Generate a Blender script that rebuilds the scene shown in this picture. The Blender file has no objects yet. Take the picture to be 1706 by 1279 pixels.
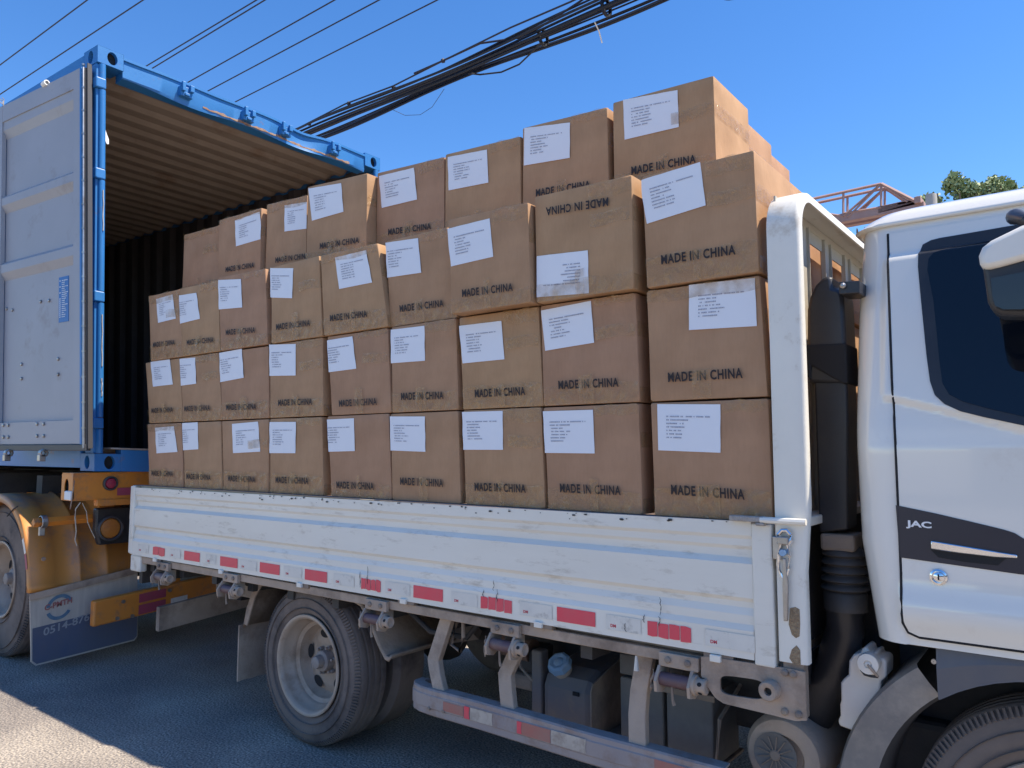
import bpy, bmesh, math, random
from mathutils import Vector, Matrix, noise
R = math.radians
random.seed(7)
scene = bpy.context.scene
col = scene.collection

# ---------------------------------------------------------------- camera
FPX = 1250.0; PITCH = R(5.0); YAW = R(52.1)
CAM = Vector((0, -2.35, 1.47))
fh = Vector((-math.cos(YAW), math.sin(YAW), 0)); RT = Vector((math.sin(YAW), math.cos(YAW), 0))
FW = fh * math.cos(PITCH) + Vector((0, 0, 1)) * math.sin(PITCH); UP = RT.cross(FW)
cam_data = bpy.data.cameras.new('camera'); cam = bpy.data.objects.new('camera', cam_data)
col.objects.link(cam); scene.camera = cam
cam_data.sensor_width = 36; cam_data.lens = FPX / 1706 * 36
cam_data.clip_start = 0.05; cam_data.clip_end = 2000
cam.matrix_world = Matrix(((RT.x, UP.x, -FW.x, CAM.x), (RT.y, UP.y, -FW.y, CAM.y), (RT.z, UP.z, -FW.z, CAM.z), (0, 0, 0, 1)))

# ---------------------------------------------------------------- sky, sun, exposure
SUN = Vector((0.55, 0.225, 1.0)).normalized()
elev = math.asin(SUN.z)
world = bpy.data.worlds.new("World"); scene.world = world; world.use_nodes = True
wn = world.node_tree; bgn = wn.nodes['Background']
sky = wn.nodes.new('ShaderNodeTexSky'); sky.sky_type = 'NISHITA'; sky.sun_disc = False
sky.sun_elevation = elev; sky.sun_rotation = math.atan2(SUN.x, SUN.y)
sky.air_density = 1.0; sky.dust_density = 0.0; sky.ozone_density = 4.0
hs = wn.nodes.new('ShaderNodeHueSaturation'); hs.inputs['Saturation'].default_value = 1.24; hs.inputs['Hue'].default_value = .506
wn.links.new(sky.outputs[0], hs.inputs['Color']); wn.links.new(hs.outputs[0], bgn.inputs[0]); bgn.inputs[1].default_value = 0.135
sl = bpy.data.lights.new('sun', 'SUN'); sl.energy = 4.7; sl.angle = R(0.5); sl.color = (1, 0.90, 0.75)
so = bpy.data.objects.new('sun', sl); col.objects.link(so)
so.rotation_euler = SUN.to_track_quat('Z', 'Y').to_euler()
scene.view_settings.view_transform = 'Standard'; scene.view_settings.look = 'None'
scene.view_settings.gamma = 1; scene.view_settings.exposure = 0.78
scene.render.engine = 'CYCLES'

# ---------------------------------------------------------------- measuring helpers (a line of sight met with a real plane of the scene)
def ray(px, py): return FW + RT * ((px - 853) / FPX) - UP * ((py - 639.5) / FPX)
def onY(px, py, y): d = ray(px, py); return CAM + d * ((y - CAM.y) / d.y)
def onX(px, py, x): d = ray(px, py); return CAM + d * ((x - CAM.x) / d.x)
def onZ(px, py, z): d = ray(px, py); return CAM + d * ((z - CAM.z) / d.z)
def onP(px, py, p, n): d = ray(px, py); return CAM + d * ((Vector(p) - CAM).dot(n) / d.dot(n))
def xat(px, y, z):
    k = RT - FW * ((px - 853) / FPX)
    q = Vector((0, y, z)) - CAM
    return -(q.dot(k)) / k.x if abs(k.x) > 1e-6 else 0

# ---------------------------------------------------------------- materials
def mat(name, base, rough=0.6, metal=0.0, second=None, amount=0.5, scale=6.0, bump=0.0, bscale=60.0,
        stretch=(1, 1, 1), dirt=None, dirt_amt=0.3, dirt_scale=3.0, coat=0.0, spec=0.5, rvar=0.0, emit=None):
    m = bpy.data.materials.new(name); m.use_nodes = True
    nt = m.node_tree; N = nt.nodes; L = nt.links; b = N['Principled BSDF']
    b.inputs['Roughness'].default_value = rough; b.inputs['Metallic'].default_value = metal
    b.inputs['Coat Weight'].default_value = coat; b.inputs['Specular IOR Level'].default_value = spec
    tc = N.new('ShaderNodeTexCoord'); mp = N.new('ShaderNodeMapping'); mp.inputs['Scale'].default_value = stretch
    L.new(tc.outputs['Object'], mp.inputs[0])
    def noise_(sc, det=6, rg=0.6):
        n = N.new('ShaderNodeTexNoise'); n.inputs['Scale'].default_value = sc
        n.inputs['Detail'].default_value = det; n.inputs['Roughness'].default_value = rg
        L.new(mp.outputs[0], n.inputs['Vector']); return n.outputs['Fac']
    def ramp(src, a, c):
        r = N.new('ShaderNodeMapRange'); r.inputs['From Min'].default_value = a; r.inputs['From Max'].default_value = c
        L.new(src, r.inputs['Value']); return r.outputs[0]
    def mix(f, A, B):
        x = N.new('ShaderNodeMix'); x.data_type = 'RGBA'
        if isinstance(f, float): x.inputs[0].default_value = f
        else: L.new(f, x.inputs[0])
        for s, v in ((x.inputs[6], A), (x.inputs[7], B)):
            if isinstance(v, tuple): s.default_value = (*v[:3], 1)
            else: L.new(v, s)
        return x.outputs[2]
    c = base
    if second:
        f = ramp(noise_(scale), 0.5 - amount * 0.5, 0.5 + (1 - amount) * 0.5 + 0.05)
        c = mix(f, base, second)
    if dirt:
        f = ramp(noise_(dirt_scale, 10, 0.7), 0.62 - dirt_amt * 0.5, 0.78 - dirt_amt * 0.3)
        c = mix(f, c, dirt)
    if isinstance(c, tuple): b.inputs['Base Color'].default_value = (*c, 1)
    else: L.new(c, b.inputs['Base Color'])
    if rvar:
        rr = N.new('ShaderNodeMapRange'); rr.inputs['To Min'].default_value = max(0, rough - rvar); rr.inputs['To Max'].default_value = rough + rvar
        L.new(noise_(bscale * 0.3), rr.inputs['Value']); L.new(rr.outputs[0], b.inputs['Roughness'])
    if bump:
        bp = N.new('ShaderNodeBump'); bp.inputs['Strength'].default_value = bump; bp.inputs['Distance'].default_value = 0.01
        L.new(noise_(bscale), bp.inputs['Height']); L.new(bp.outputs[0], b.inputs['Normal'])
    return m

DUST = (0.27, 0.23, 0.19)
M = {}
M['white'] = mat('white_paint', (0.80, 0.765, 0.69), 0.35, second=(0.72, 0.69, 0.62), scale=3, amount=.4, dirt=(0.5, 0.45, 0.38), dirt_amt=.08, dirt_scale=5, bump=.05, bscale=25)
M['board'] = mat('scuffed_white_paint', (0.80, 0.765, 0.68), 0.36, second=(0.70, 0.66, 0.58), scale=2.5, amount=.5, dirt=(0.50, 0.45, 0.37), dirt_amt=.11, dirt_scale=11, bump=.10, bscale=12, stretch=(.6, 1, 2.2), rvar=.1)
M['post'] = mat('worn_white_post', (0.80, 0.765, 0.68), 0.38, second=(.70, .665, .59), scale=4, dirt=(.50, .42, .32), dirt_amt=.10, dirt_scale=8, bump=.08, bscale=30)
M['cab'] = mat('cab_white_lacquer', (0.80, 0.775, 0.71), 0.12, coat=0.7, second=(.76, .735, .67), scale=1.5, bump=.012, bscale=3, dirt=(.68, .63, .56), dirt_amt=.05)
M['dusty'] = mat('dusty_steel', (0.22, 0.17, 0.135), 0.8, second=(0.33, 0.26, 0.20), scale=9, bump=.25, bscale=40, dirt=(.12, .09, .08), dirt_amt=.25)
M['beige_dust'] = mat('dust_covered_grey_paint', (0.36, 0.275, 0.21), 0.8, second=(0.48, 0.37, 0.285), scale=7, bump=.3, bscale=60, dirt=(.17, .12, .09), dirt_amt=.28)
M['purple_rod'] = mat('oxidised_red_pipe', (0.16, 0.075, 0.065), 0.5, second=(.10, .07, .09), scale=14, dirt=(.26, .2, .16), dirt_amt=.3)
M['dark'] = mat('dark_chassis_grime', (0.035, 0.034, 0.036), 0.75, second=(.07, .062, .055), scale=8, bump=.2)
M['black_plastic'] = mat('faded_black_plastic', (0.020, 0.020, 0.024), 0.38, second=(.036, .035, .038), scale=5, bump=.08, bscale=120)
M['hose'] = mat('rubber_bellows', (0.045, 0.040, 0.038), 0.6, second=(.09, .078, .068), scale=9)
M['seal'] = mat('black_gap', (0.012, 0.012, 0.014), 0.8)
M['glass'] = mat('tinted_window_glass', (0.004, 0.006, 0.010), 0.03, spec=0.5)
M['mirror_glass'] = mat('mirror_surface', (0.05, 0.05, 0.05), 0.05, metal=0.6)
M['band'] = mat('dark_navy_decal', (0.016, 0.017, 0.03), 0.28, second=(.024, .025, .042), scale=3)
M['chrome'] = mat('chrome', (0.75, 0.76, 0.78), 0.08, metal=1.0)
M['steel'] = mat('dull_steel', (0.45, 0.45, 0.46), 0.35, metal=.9, second=(.28, .26, .24), scale=20, dirt=(.2, .14, .1), dirt_amt=.2)
M['letter'] = mat('white_lettering', (.8, .8, .8), .4)
M['red'] = mat('red_reflective_sheet', (0.76, 0.05, 0.09), 0.32, second=(.66, .09, .12), scale=18, bump=.08, bscale=300)
M['redmark'] = mat('red_print', (0.55, 0.05, 0.08), .5)
M['whitestk'] = mat('white_reflective_sheet', (0.74, 0.71, 0.64), 0.35, second=(.62, .60, .55), scale=14, bump=.05, bscale=300, dirt=(.35, .33, .3), dirt_amt=.15, dirt_scale=15)
M['faded_red'] = mat('faded_red_sheet', (0.42, 0.13, 0.10), 0.6, second=(.32, .2, .16), scale=14)
M['old_white'] = mat('peeling_white_sheet', (0.55, 0.48, 0.40), 0.7, second=(.38, .32, .27), scale=16, dirt=(.28, .22, .18), dirt_amt=.3, dirt_scale=20)
M['tyre'] = mat('dusty_tyre_rubber', (0.13, 0.103, 0.088), 0.88, second=(0.235, 0.185, 0.155), scale=5, bump=.15, bscale=70, dirt=(.045, .042, .045), dirt_amt=.25)
M['rim'] = mat('dusty_rim_paint', (0.44, 0.355, 0.28), 0.5, second=(0.33, 0.245, 0.18), scale=6, dirt=(.22, .15, .1), dirt_amt=.2, dirt_scale=6, bump=.08)
M['hub'] = mat('hub_metal', (0.24, 0.21, 0.20), 0.6, second=(.34, .29, .25), scale=20, bump=.3)
M['bottle'] = mat('translucent_white_plastic', (0.85, 0.80, 0.72), 0.4, second=(.78, .71, .63), scale=12, bump=.1, bscale=30)
M['bluecap'] = mat('blue_plastic_cap', (0.20, 0.38, 0.60), 0.5, second=(.34, .44, .54), scale=20)
M['tank'] = mat('grimy_dark_tank', (0.14, 0.135, 0.15), 0.6, second=(.20, .175, .16), scale=6, dirt=(.25, .2, .15), dirt_amt=.2, dirt_scale=5)
M['battery'] = mat('dusty_battery_case', (0.11, 0.105, 0.10), 0.75, second=(.19, .175, .16), scale=8, bump=.2)
M['flapglass'] = mat('smoky_grey_mudguard', (0.12, 0.12, 0.13), 0.45, second=(.26, .23, .20), scale=6, bump=.15, bscale=15, dirt=(.36, .31, .26), dirt_amt=.3, dirt_scale=4)
M['sill_panel'] = mat('blue_grey_step_plastic', (0.075, 0.09, 0.125), 0.45, second=(.12, .12, .13), scale=4, bump=.04)
M['blue'] = mat('container_blue_paint', (0.020, 0.155, 0.43), 0.42, second=(.03, .18, .44), scale=4, dirt=(.20, .11, .08), dirt_amt=.03, dirt_scale=9, bump=.1, bscale=20)
M['rust'] = mat('rust', (0.22, 0.09, 0.05), 0.9, second=(.42, .33, .25), scale=20, bump=.3)
M['bare'] = mat('scraped_steel_sunlit_sill', (.62, .60, .55), .4, metal=.5, second=(.4, .3, .22), scale=20)  # bare steel for scrapes, and for the sunlight painted on the sill
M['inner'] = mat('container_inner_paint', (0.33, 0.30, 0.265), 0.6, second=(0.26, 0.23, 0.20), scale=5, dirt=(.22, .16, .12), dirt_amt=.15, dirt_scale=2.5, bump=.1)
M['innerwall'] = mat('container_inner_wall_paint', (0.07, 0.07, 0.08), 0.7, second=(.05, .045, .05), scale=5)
M['plywood'] = mat('plywood_floor', (.14, .08, .05), .8, second=(.2, .13, .08), scale=5, stretch=(.2, 3, 1))
M['doorin'] = mat('door_inside_grey_paint', (0.37, 0.37, 0.395), 0.5, second=(0.32, 0.32, 0.34), scale=2, dirt=(.26, .23, .22), dirt_amt=.08, dirt_scale=3, bump=.06, bscale=14)
M['doorcream'] = mat('door_rail_paint', (0.60, 0.57, 0.50), 0.5, second=(.5, .46, .4), scale=4)
M['gasket'] = mat('door_gasket_rubber', (0.05, 0.05, 0.055), 0.5)
M['plate'] = mat('blue_data_plate', (0.02, 0.13, 0.38), 0.4)
M['orange'] = mat('trailer_orange_paint', (0.70, 0.25, 0.03), 0.45, second=(0.58, 0.20, 0.04), scale=5, dirt=(.25, .13, .09), dirt_amt=.2, dirt_scale=7, bump=.12, bscale=30)
M['fender'] = mat('fender_orange_plastic', (0.62, 0.25, 0.05), 0.42, second=(0.50, 0.22, 0.07), scale=3, dirt=(.22, .15, .13), dirt_amt=.25, dirt_scale=3, bump=.08)
M['flap'] = mat('dirty_mudflap', (0.52, 0.465, 0.39), 0.7, second=(0.38, 0.33, 0.29), scale=10, stretch=(1, 3, .5), bump=.1)
M['flapblue'] = mat('mudflap_blue_print', (0.075, 0.095, 0.16), 0.7, second=(.11, .115, .14), scale=6)
M['flapgrey'] = mat('mudflap_grey_lettering', (.33, .34, .35), .7, second=(.24, .25, .27), scale=30)
M['amber'] = mat('amber_lens', (0.55, 0.20, 0.03), 0.3, second=(.35, .12, .04), scale=30, bump=.3, bscale=90)
M['redlens'] = mat('red_lens', (0.35, 0.03, 0.06), 0.35, bump=.3, bscale=90)
M['magenta'] = mat('pinkish_red_reflector', (0.40, 0.05, 0.10), 0.45, second=(.3, .07, .1), scale=20)
M['cable'] = mat('black_cable_sheath', (0.012, 0.014, 0.022), 0.6)
M['wire'] = mat('dark_wire', (0.02, 0.018, 0.03), 0.6)
M['string'] = mat('white_string', (.8, .8, .78), .7)
M['straw'] = mat('frayed_cord', (.45, .38, .30), .9)
M['truss'] = mat('rusty_red_steel', (0.34, 0.19, 0.16), 0.75, second=(.42, .29, .26), scale=3, bump=.2)
M['concrete'] = mat('weathered_concrete', (.42, .40, .37), .9, second=(.33, .31, .29), scale=3, bump=.3)
M['brickwall'] = mat('tan_plaster_wall', (.50, .40, .28), .9, second=(.42, .32, .21), scale=2, bump=.3)
M['shed'] = mat('grey_shed_cladding', (.16, .165, .18), .7, second=(.12, .12, .13), scale=.5)
M['bark'] = mat('bark', (.12, .09, .07), .9, second=(.18, .14, .11), scale=12, bump=.5)

def asphalt():
    m = mat('asphalt', (0.16, 0.155, 0.155), 0.95)
    nt = m.node_tree; N = nt.nodes; L = nt.links; b = N['Principled BSDF']
    tc = N.new('ShaderNodeTexCoord')
    n1 = N.new('ShaderNodeTexNoise'); n1.inputs['Scale'].default_value = 1.1; n1.inputs['Detail'].default_value = 8
    n2 = N.new('ShaderNodeTexVoronoi'); n2.inputs['Scale'].default_value = 75
    n3 = N.new('ShaderNodeTexNoise'); n3.inputs['Scale'].default_value = 95; n3.inputs['Detail'].default_value = 4
    for n in (n1, n2, n3): L.new(tc.outputs['Object'], n.inputs['Vector'])
    cr = N.new('ShaderNodeValToRGB'); e = cr.color_ramp.elements
    e[0].position = .36; e[0].color = (.19, .168, .155, 1); e[1].position = .66; e[1].color = (.38, .335, .285, 1)
    L.new(n1.outputs['Fac'], cr.inputs[0])
    cr2 = N.new('ShaderNodeValToRGB'); e = cr2.color_ramp.elements
    e[0].position = .36; e[0].color = (.45, .46, .50, 1); e[1].position = .66; e[1].color = (1.65, 1.6, 1.5, 1)
    L.new(n3.outputs['Fac'], cr2.inputs[0])
    mx = N.new('ShaderNodeMix'); mx.data_type = 'RGBA'; mx.blend_type = 'MULTIPLY'; mx.inputs[0].default_value = 1
    L.new(cr.outputs[0], mx.inputs[6]); L.new(cr2.outputs[0], mx.inputs[7]); L.new(mx.outputs[2], b.inputs['Base Color'])
    bp = N.new('ShaderNodeBump'); bp.inputs['Strength'].default_value = .8; bp.inputs['Distance'].default_value = .006
    L.new(n2.outputs['Distance'], bp.inputs['Height'])
    bp2 = N.new('ShaderNodeBump'); bp2.inputs['Strength'].default_value = .5; bp2.inputs['Distance'].default_value = .004
    L.new(n3.outputs['Fac'], bp2.inputs['Height']); L.new(bp.outputs[0], bp2.inputs['Normal']); L.new(bp2.outputs[0], b.inputs['Normal'])
    return m
M['asphalt'] = asphalt()

def cardboard():
    m = mat('corrugated_cardboard', (.4, .25, .14), 0.72, spec=.25)
    nt = m.node_tree; N = nt.nodes; L = nt.links; b = N['Principled BSDF']
    tc = N.new('ShaderNodeTexCoord'); oi = N.new('ShaderNodeObjectInfo')
    mp = N.new('ShaderNodeMapping'); mp.inputs['Scale'].default_value = (1, 1, .18)
    L.new(tc.outputs['Object'], mp.inputs[0])
    n1 = N.new('ShaderNodeTexNoise'); n1.inputs['Scale'].default_value = 110; n1.inputs['Detail'].default_value = 3
    L.new(mp.outputs[0], n1.inputs['Vector'])
    n2 = N.new('ShaderNodeTexNoise'); n2.inputs['Scale'].default_value = 5; n2.inputs['Detail'].default_value = 8
    L.new(tc.outputs['Object'], n2.inputs['Vector'])
    cr = N.new('ShaderNodeValToRGB'); e = cr.color_ramp.elements
    e[0].position = 0; e[0].color = (.425, .245, .148, 1); e[1].position = 1; e[1].color = (.45, .275, .148, 1)
    L.new(oi.outputs['Random'], cr.inputs[0])
    mx = N.new('ShaderNodeMix'); mx.data_type = 'RGBA'; mx.blend_type = 'MULTIPLY'; mx.inputs[0].default_value = 1
    c2 = N.new('ShaderNodeValToRGB'); e = c2.color_ramp.elements
    e[0].position = .25; e[0].color = (.80, .77, .74, 1); e[1].position = .7; e[1].color = (1.1, 1.1, 1.1, 1)
    L.new(n2.outputs['Fac'], c2.inputs[0]); L.new(cr.outputs[0], mx.inputs[6]); L.new(c2.outputs[0], mx.inputs[7])
    m3 = N.new('ShaderNodeMix'); m3.data_type = 'RGBA'; m3.blend_type = 'MULTIPLY'; m3.inputs[0].default_value = 1
    c3 = N.new('ShaderNodeValToRGB'); e = c3.color_ramp.elements
    e[0].position = .35; e[0].color = (.975, .975, .975, 1); e[1].position = .65; e[1].color = (1.02, 1.02, 1.02, 1)
    L.new(n1.outputs['Fac'], c3.inputs[0]); L.new(mx.outputs[2], m3.inputs[6]); L.new(c3.outputs[0], m3.inputs[7])
    L.new(m3.outputs[2], b.inputs['Base Color'])
    bp = N.new('ShaderNodeBump'); bp.inputs['Strength'].default_value = .18; bp.inputs['Distance'].default_value = .004
    L.new(n1.outputs['Fac'], bp.inputs['Height'])
    n4 = N.new('ShaderNodeTexNoise'); n4.inputs['Scale'].default_value = 7; n4.inputs['Detail'].default_value = 3
    L.new(tc.outputs['Object'], n4.inputs['Vector'])
    bq = N.new('ShaderNodeBump'); bq.inputs['Strength'].default_value = .22; bq.inputs['Distance'].default_value = .02
    L.new(n4.outputs['Fac'], bq.inputs['Height']); L.new(bq.outputs[0], bp.inputs['Normal']); L.new(bp.outputs[0], b.inputs['Normal'])
    return m
M['card'] = cardboard()

def tape():
    m = bpy.data.materials.new('clear_brown_packing_tape'); m.use_nodes = True
    nt = m.node_tree; N = nt.nodes; L = nt.links; b = N['Principled BSDF']; out = N['Material Output']
    b.inputs['Base Color'].default_value = (.52, .31, .12, 1); b.inputs['Roughness'].default_value = .10
    b.inputs['Specular IOR Level'].default_value = 1.0
    tc = N.new('ShaderNodeTexCoord'); oi = N.new('ShaderNodeObjectInfo')
    n = N.new('ShaderNodeTexNoise'); n.inputs['Scale'].default_value = 13; n.inputs['Detail'].default_value = 6; n.inputs['Distortion'].default_value = 1.6
    
    L.new(tc.outputs['Object'], n.inputs['Vector'])
    bp = N.new('ShaderNodeBump'); bp.inputs['Strength'].default_value = 1.0; bp.inputs['Distance'].default_value = .022
    L.new(n.outputs['Fac'], bp.inputs['Height']); L.new(bp.outputs[0], b.inputs['Normal'])
    n2 = N.new('ShaderNodeTexNoise'); n2.inputs['Scale'].default_value = 22; n2.inputs['Detail'].default_value = 5; L.new(tc.outputs['Object'], n2.inputs['Vector'])
    r = N.new('ShaderNodeMapRange'); r.inputs['From Min'].default_value = .35; r.inputs['From Max'].default_value = .7
    r.inputs['To Min'].default_value = .08; r.inputs['To Max'].default_value = .45
    L.new(n2.outputs['Fac'], r.inputs['Value'])
    tr = N.new('ShaderNodeBsdfTransparent'); mx = N.new('ShaderNodeMixShader')
    L.new(r.outputs[0], mx.inputs[0]); L.new(tr.outputs[0], mx.inputs[1]); L.new(b.outputs[0], mx.inputs[2]); L.new(mx.outputs[0], out.inputs[0])
    return m
M['tape'] = tape()
M['paper'] = mat('white_label_paper', (.80, .81, .84), .55, second=(.76, .77, .81), scale=4, bump=.08, bscale=6)
M['ink'] = mat('black_ink', (.014, .010, .012), .7, second=(.03, .02, .02), scale=60)
M['greyink'] = mat('grey_ink', (.34, .35, .42), .7)
def leaf_mat():
    m = mat('foliage', (.07, .12, .03), .6)
    nt = m.node_tree; N = nt.nodes; L = nt.links; b = N['Principled BSDF']
    g = N.new('ShaderNodeNewGeometry'); cr = N.new('ShaderNodeValToRGB'); e = cr.color_ramp.elements
    e[0].color = (.13, .19, .06, 1); e[1].color = (.40, .47, .24, 1)
    L.new(g.outputs['Random Per Island'], cr.inputs[0]); L.new(cr.outputs[0], b.inputs['Base Color'])
    return m
M['leaf'] = leaf_mat()

# ---------------------------------------------------------------- mesh helpers
class MB:
    def __init__(s): s.v = []; s.f = []
    def add(s, vs, fs):
        o = len(s.v); s.v += [Vector(p) for p in vs]; s.f += [tuple(i + o for i in f) for f in fs]; return s
    def box(s, a, b, mtx=None):
        (x0, y0, z0), (x1, y1, z1) = a, b
        vs = [(x0, y0, z0), (x1, y0, z0), (x1, y1, z0), (x0, y1, z0), (x0, y0, z1), (x1, y0, z1), (x1, y1, z1), (x0, y1, z1)]
        if mtx: vs = [mtx @ Vector(p) for p in vs]
        return s.add(vs, [(3, 2, 1, 0), (4, 5, 6, 7), (0, 1, 5, 4), (1, 2, 6, 5), (2, 3, 7, 6), (3, 0, 4, 7)])
    def hexa(s, c):  # 8 corners, same order as box
        return s.add(c, [(3, 2, 1, 0), (4, 5, 6, 7), (0, 1, 5, 4), (1, 2, 6, 5), (2, 3, 7, 6), (3, 0, 4, 7)])
    def prism(s, poly, off):
        off = Vector(off); n = len(poly); vs = [Vector(p) for p in poly] + [Vector(p) + off for p in poly]
        fs = [tuple(range(n - 1, -1, -1)), tuple(range(n, 2 * n))] + [(i, (i + 1) % n, n + (i + 1) % n, n + i) for i in range(n)]
        return s.add(vs, fs)
    def sweep(s, rings, closed=True, caps=True):
        n = len(rings[0]); vs = [p for r in rings for p in r]; fs = []
        for k in range(len(rings) - 1):
            for i in range(n if closed else n - 1):
                j = (i + 1) % n; fs.append((k * n + i, k * n + j, (k + 1) * n + j, (k + 1) * n + i))
        if caps and closed: fs.append(tuple(range(n - 1, -1, -1))); fs.append(tuple((len(rings) - 1) * n + i for i in range(n)))
        return s.add(vs, fs)
    def tube(s, path, r, n=8, closed=False):
        P = [Vector(p) for p in path]; rings = []
        up = Vector((0.013, 0.021, 1)).normalized()
        for i, p in enumerate(P):
            t = (P[min(i + 1, len(P) - 1)] - P[max(i - 1, 0)]).normalized()
            a = t.cross(up)
            if a.length < .1: a = t.cross(Vector((1, 0.1, 0)))
            a.normalize(); b = t.cross(a).normalized()
            rr = r[i] if isinstance(r, (list, tuple)) else r
            rings.append([p + (a * math.cos(2 * math.pi * k / n) + b * math.sin(2 * math.pi * k / n)) * rr for k in range(n)])
        return s.sweep(rings)
    def lathe(s, prof, c, axis='y', n=48, caps=False):
        c = Vector(c); rings = []
        for (h, r) in prof:
            ring = []
            for k in range(n):
                a = 2 * math.pi * k / n; q = (r * math.cos(a), r * math.sin(a))
                ring.append(c + (Vector((q[0], h, q[1])) if axis == 'y' else Vector((q[0], q[1], h)) if axis == 'z' else Vector((h, q[0], q[1]))))
            rings.append(ring)
        return s.sweep(rings, True, caps)
    def grid(s, P):  # P rows of points
        n = len(P[0]); return s.add([p for r in P for p in r], [(k * n + i, k * n + i + 1, (k + 1) * n + i + 1, (k + 1) * n + i) for k in range(len(P) - 1) for i in range(n - 1)])
    def build(s, name, m, parent=None, smooth=False, bevel=0.0, angle=35, recalc=True):
        me = bpy.data.meshes.new(name)
        org = Vector(parent['_o']) if parent is not None else Vector((0, 0, 0))
        me.from_pydata([tuple(p - org) for p in s.v], [], s.f)
        if recalc:
            bm = bmesh.new(); bm.from_mesh(me); bmesh.ops.recalc_face_normals(bm, faces=bm.faces); bm.to_mesh(me); bm.free()
        me.materials.append(m)
        o = bpy.data.objects.new(name, me); col.objects.link(o)
        if parent is not None: o.parent = parent; o['_o'] = list(org)
        else: o['_o'] = [0, 0, 0]
        if smooth:
            for p in me.polygons: p.use_smooth = True
            me.set_sharp_from_angle(angle=R(angle))
        if bevel:
            b = o.modifiers.new('b', 'BEVEL'); b.width = bevel; b.segments = 2; b.limit_method = 'ANGLE'; b.angle_limit = R(40)
        return o

def thing(name, loc, label, cat, group=None):
    o = bpy.data.objects.new(name, None); col.objects.link(o); o.location = loc; o['_o'] = list(loc)
    o.empty_display_size = .2
    return tag(o, label, cat, group)
def tag(o, label=None, cat=None, group=None, kind=None):
    if label: o['label'] = label
    if cat: o['category'] = cat
    if group: o['group'] = group
    if kind: o['kind'] = kind
    return o

def text_mesh(txt, bold=0.0, xs=1.0, space=1.0):
    c = bpy.data.curves.new('t', 'FONT'); c.body = txt; c.size = 1; c.offset = bold; c.space_character = space; c.resolution_u = 3
    o = bpy.data.objects.new('t', c); col.objects.link(o)
    bpy.context.view_layer.update()
    me = bpy.data.meshes.new_from_object(o.evaluated_get(bpy.context.evaluated_depsgraph_get()))
    vs = [(v.co.x * xs, v.co.y) for v in me.vertices]; fs = [tuple(p.vertices) for p in me.polygons]
    bpy.data.objects.remove(o); bpy.data.meshes.remove(me)
    x0 = min(v[0] for v in vs); x1 = max(v[0] for v in vs); y0 = min(v[1] for v in vs); y1 = max(v[1] for v in vs)
    return [((x - x0) / (x1 - x0), (y - y0) / (y1 - y0)) for x, y in vs], fs
def put_text(T, o, ux, uy, name, m, parent):
    vs, fs = T; o = Vector(o); ux = Vector(ux); uy = Vector(uy)
    return MB().add([o + ux * a + uy * b for a, b in vs], fs).build(name, m, parent, recalc=False)

# ================================================================ SETTING
g = MB(); g.add([(-900, -900, 0), (900, -900, 0), (900, 900, 0), (-900, 900, 0)], [(0, 1, 2, 3)])
tag(g.build('ground', M['asphalt']), kind='structure')

# tan boundary wall far behind the trucks, with a coil of barbed wire on top
w = MB().box((-4.5, 9.0, 0), (14, 9.3, 4.28)).box((-4.55, 8.95, 4.28), (14.05, 9.35, 4.36))
for k in range(7): w.box((-4.5 + k * 3, 8.9, 0), (-4.2 + k * 3, 9.0, 4.28))
tag(w.build('boundary_wall', M['brickwall']), 'tall tan boundary wall seen in the gap behind the white cab', 'wall')
pts = []
for i in range(2600):
    a = i * .42; pts.append((-4.4 + i * .0070, 9.15 + .13 * math.cos(a), 4.52 + .15 * math.sin(a)))
tag(MB().tube(pts, .007, 4).build('barbed_wire', M['wire']), 'coil of thin barbed wire running along the top of the far wall', 'barbed wire')

# low dark shed across the street (seen mirrored in the cab window)
s = MB().box((-2.6, -24, 0), (26, -20, 3.7)).box((-3.0, -24.3, 3.7), (26.4, -19.6, 3.95))
tag(s.build('roadside_shed', M['shed']), 'long low dark shed mirrored in the truck cab window', 'shed')

# rusty gantry truss
tr = thing('gantry_crane', onY(1525, 345, 15), 'rusty red steel gantry truss high behind the white truck cab', 'crane')
def tp(px, py, y=15): return onY(px, py, y)
def member(mb, a, b, r=.05):
    a, b = Vector(a), Vector(b); mb.tube([a, b], r, 4)
for nm, dy in (('truss_frame', 0), ('truss_frame', .35)):
    mb = MB(); D = Vector((0, dy, 0))
    A0 = tp(1290, 345) ; A1 = tp(1468, 306); A2 = tp(1527, 336); A3 = tp(1290, 300)
    B0 = tp(1300, 382); B1 = tp(1405, 360); B2 = tp(1530, 334)
    for a, b, r in ((tp(1300, 343), A1, .035), (A1, A2, .038), (A1, B1, .028), (A1, tp(1412, 362), .024), (tp(1405, 320), tp(1405, 358), .026),
                    (A1, tp(1468, 343), .026), (tp(1300, 343) , B1, .024), (tp(1405, 355), tp(1468, 345), .024), (A1, tp(1512, 336), .022)):
        member(mb, a + D, b + D, r)
    mb.build(nm, M['truss'], tr)
bm_ = MB()
b0 = tp(1270, 388); b1 = tp(1400, 363); b2 = tp(1530, 338)
for a, b, h in ((b0, b1, .20), (b1, b2, .20), (tp(1462, 350), tp(1530, 334), .15)):
    for dy in (0, .35):
        bm_.hexa([a + Vector((0, dy, -h / 2)), b + Vector((0, dy, -h / 2)), b + Vector((0, dy + .18, -h / 2)), a + Vector((0, dy + .18, -h / 2)),
                  a + Vector((0, dy, h / 2)), b + Vector((0, dy, h / 2)), b + Vector((0, dy + .18, h / 2)), a + Vector((0, dy + .18, h / 2))])
bm_.build('crane_beam', M['truss'], tr, bevel=.01)
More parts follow.
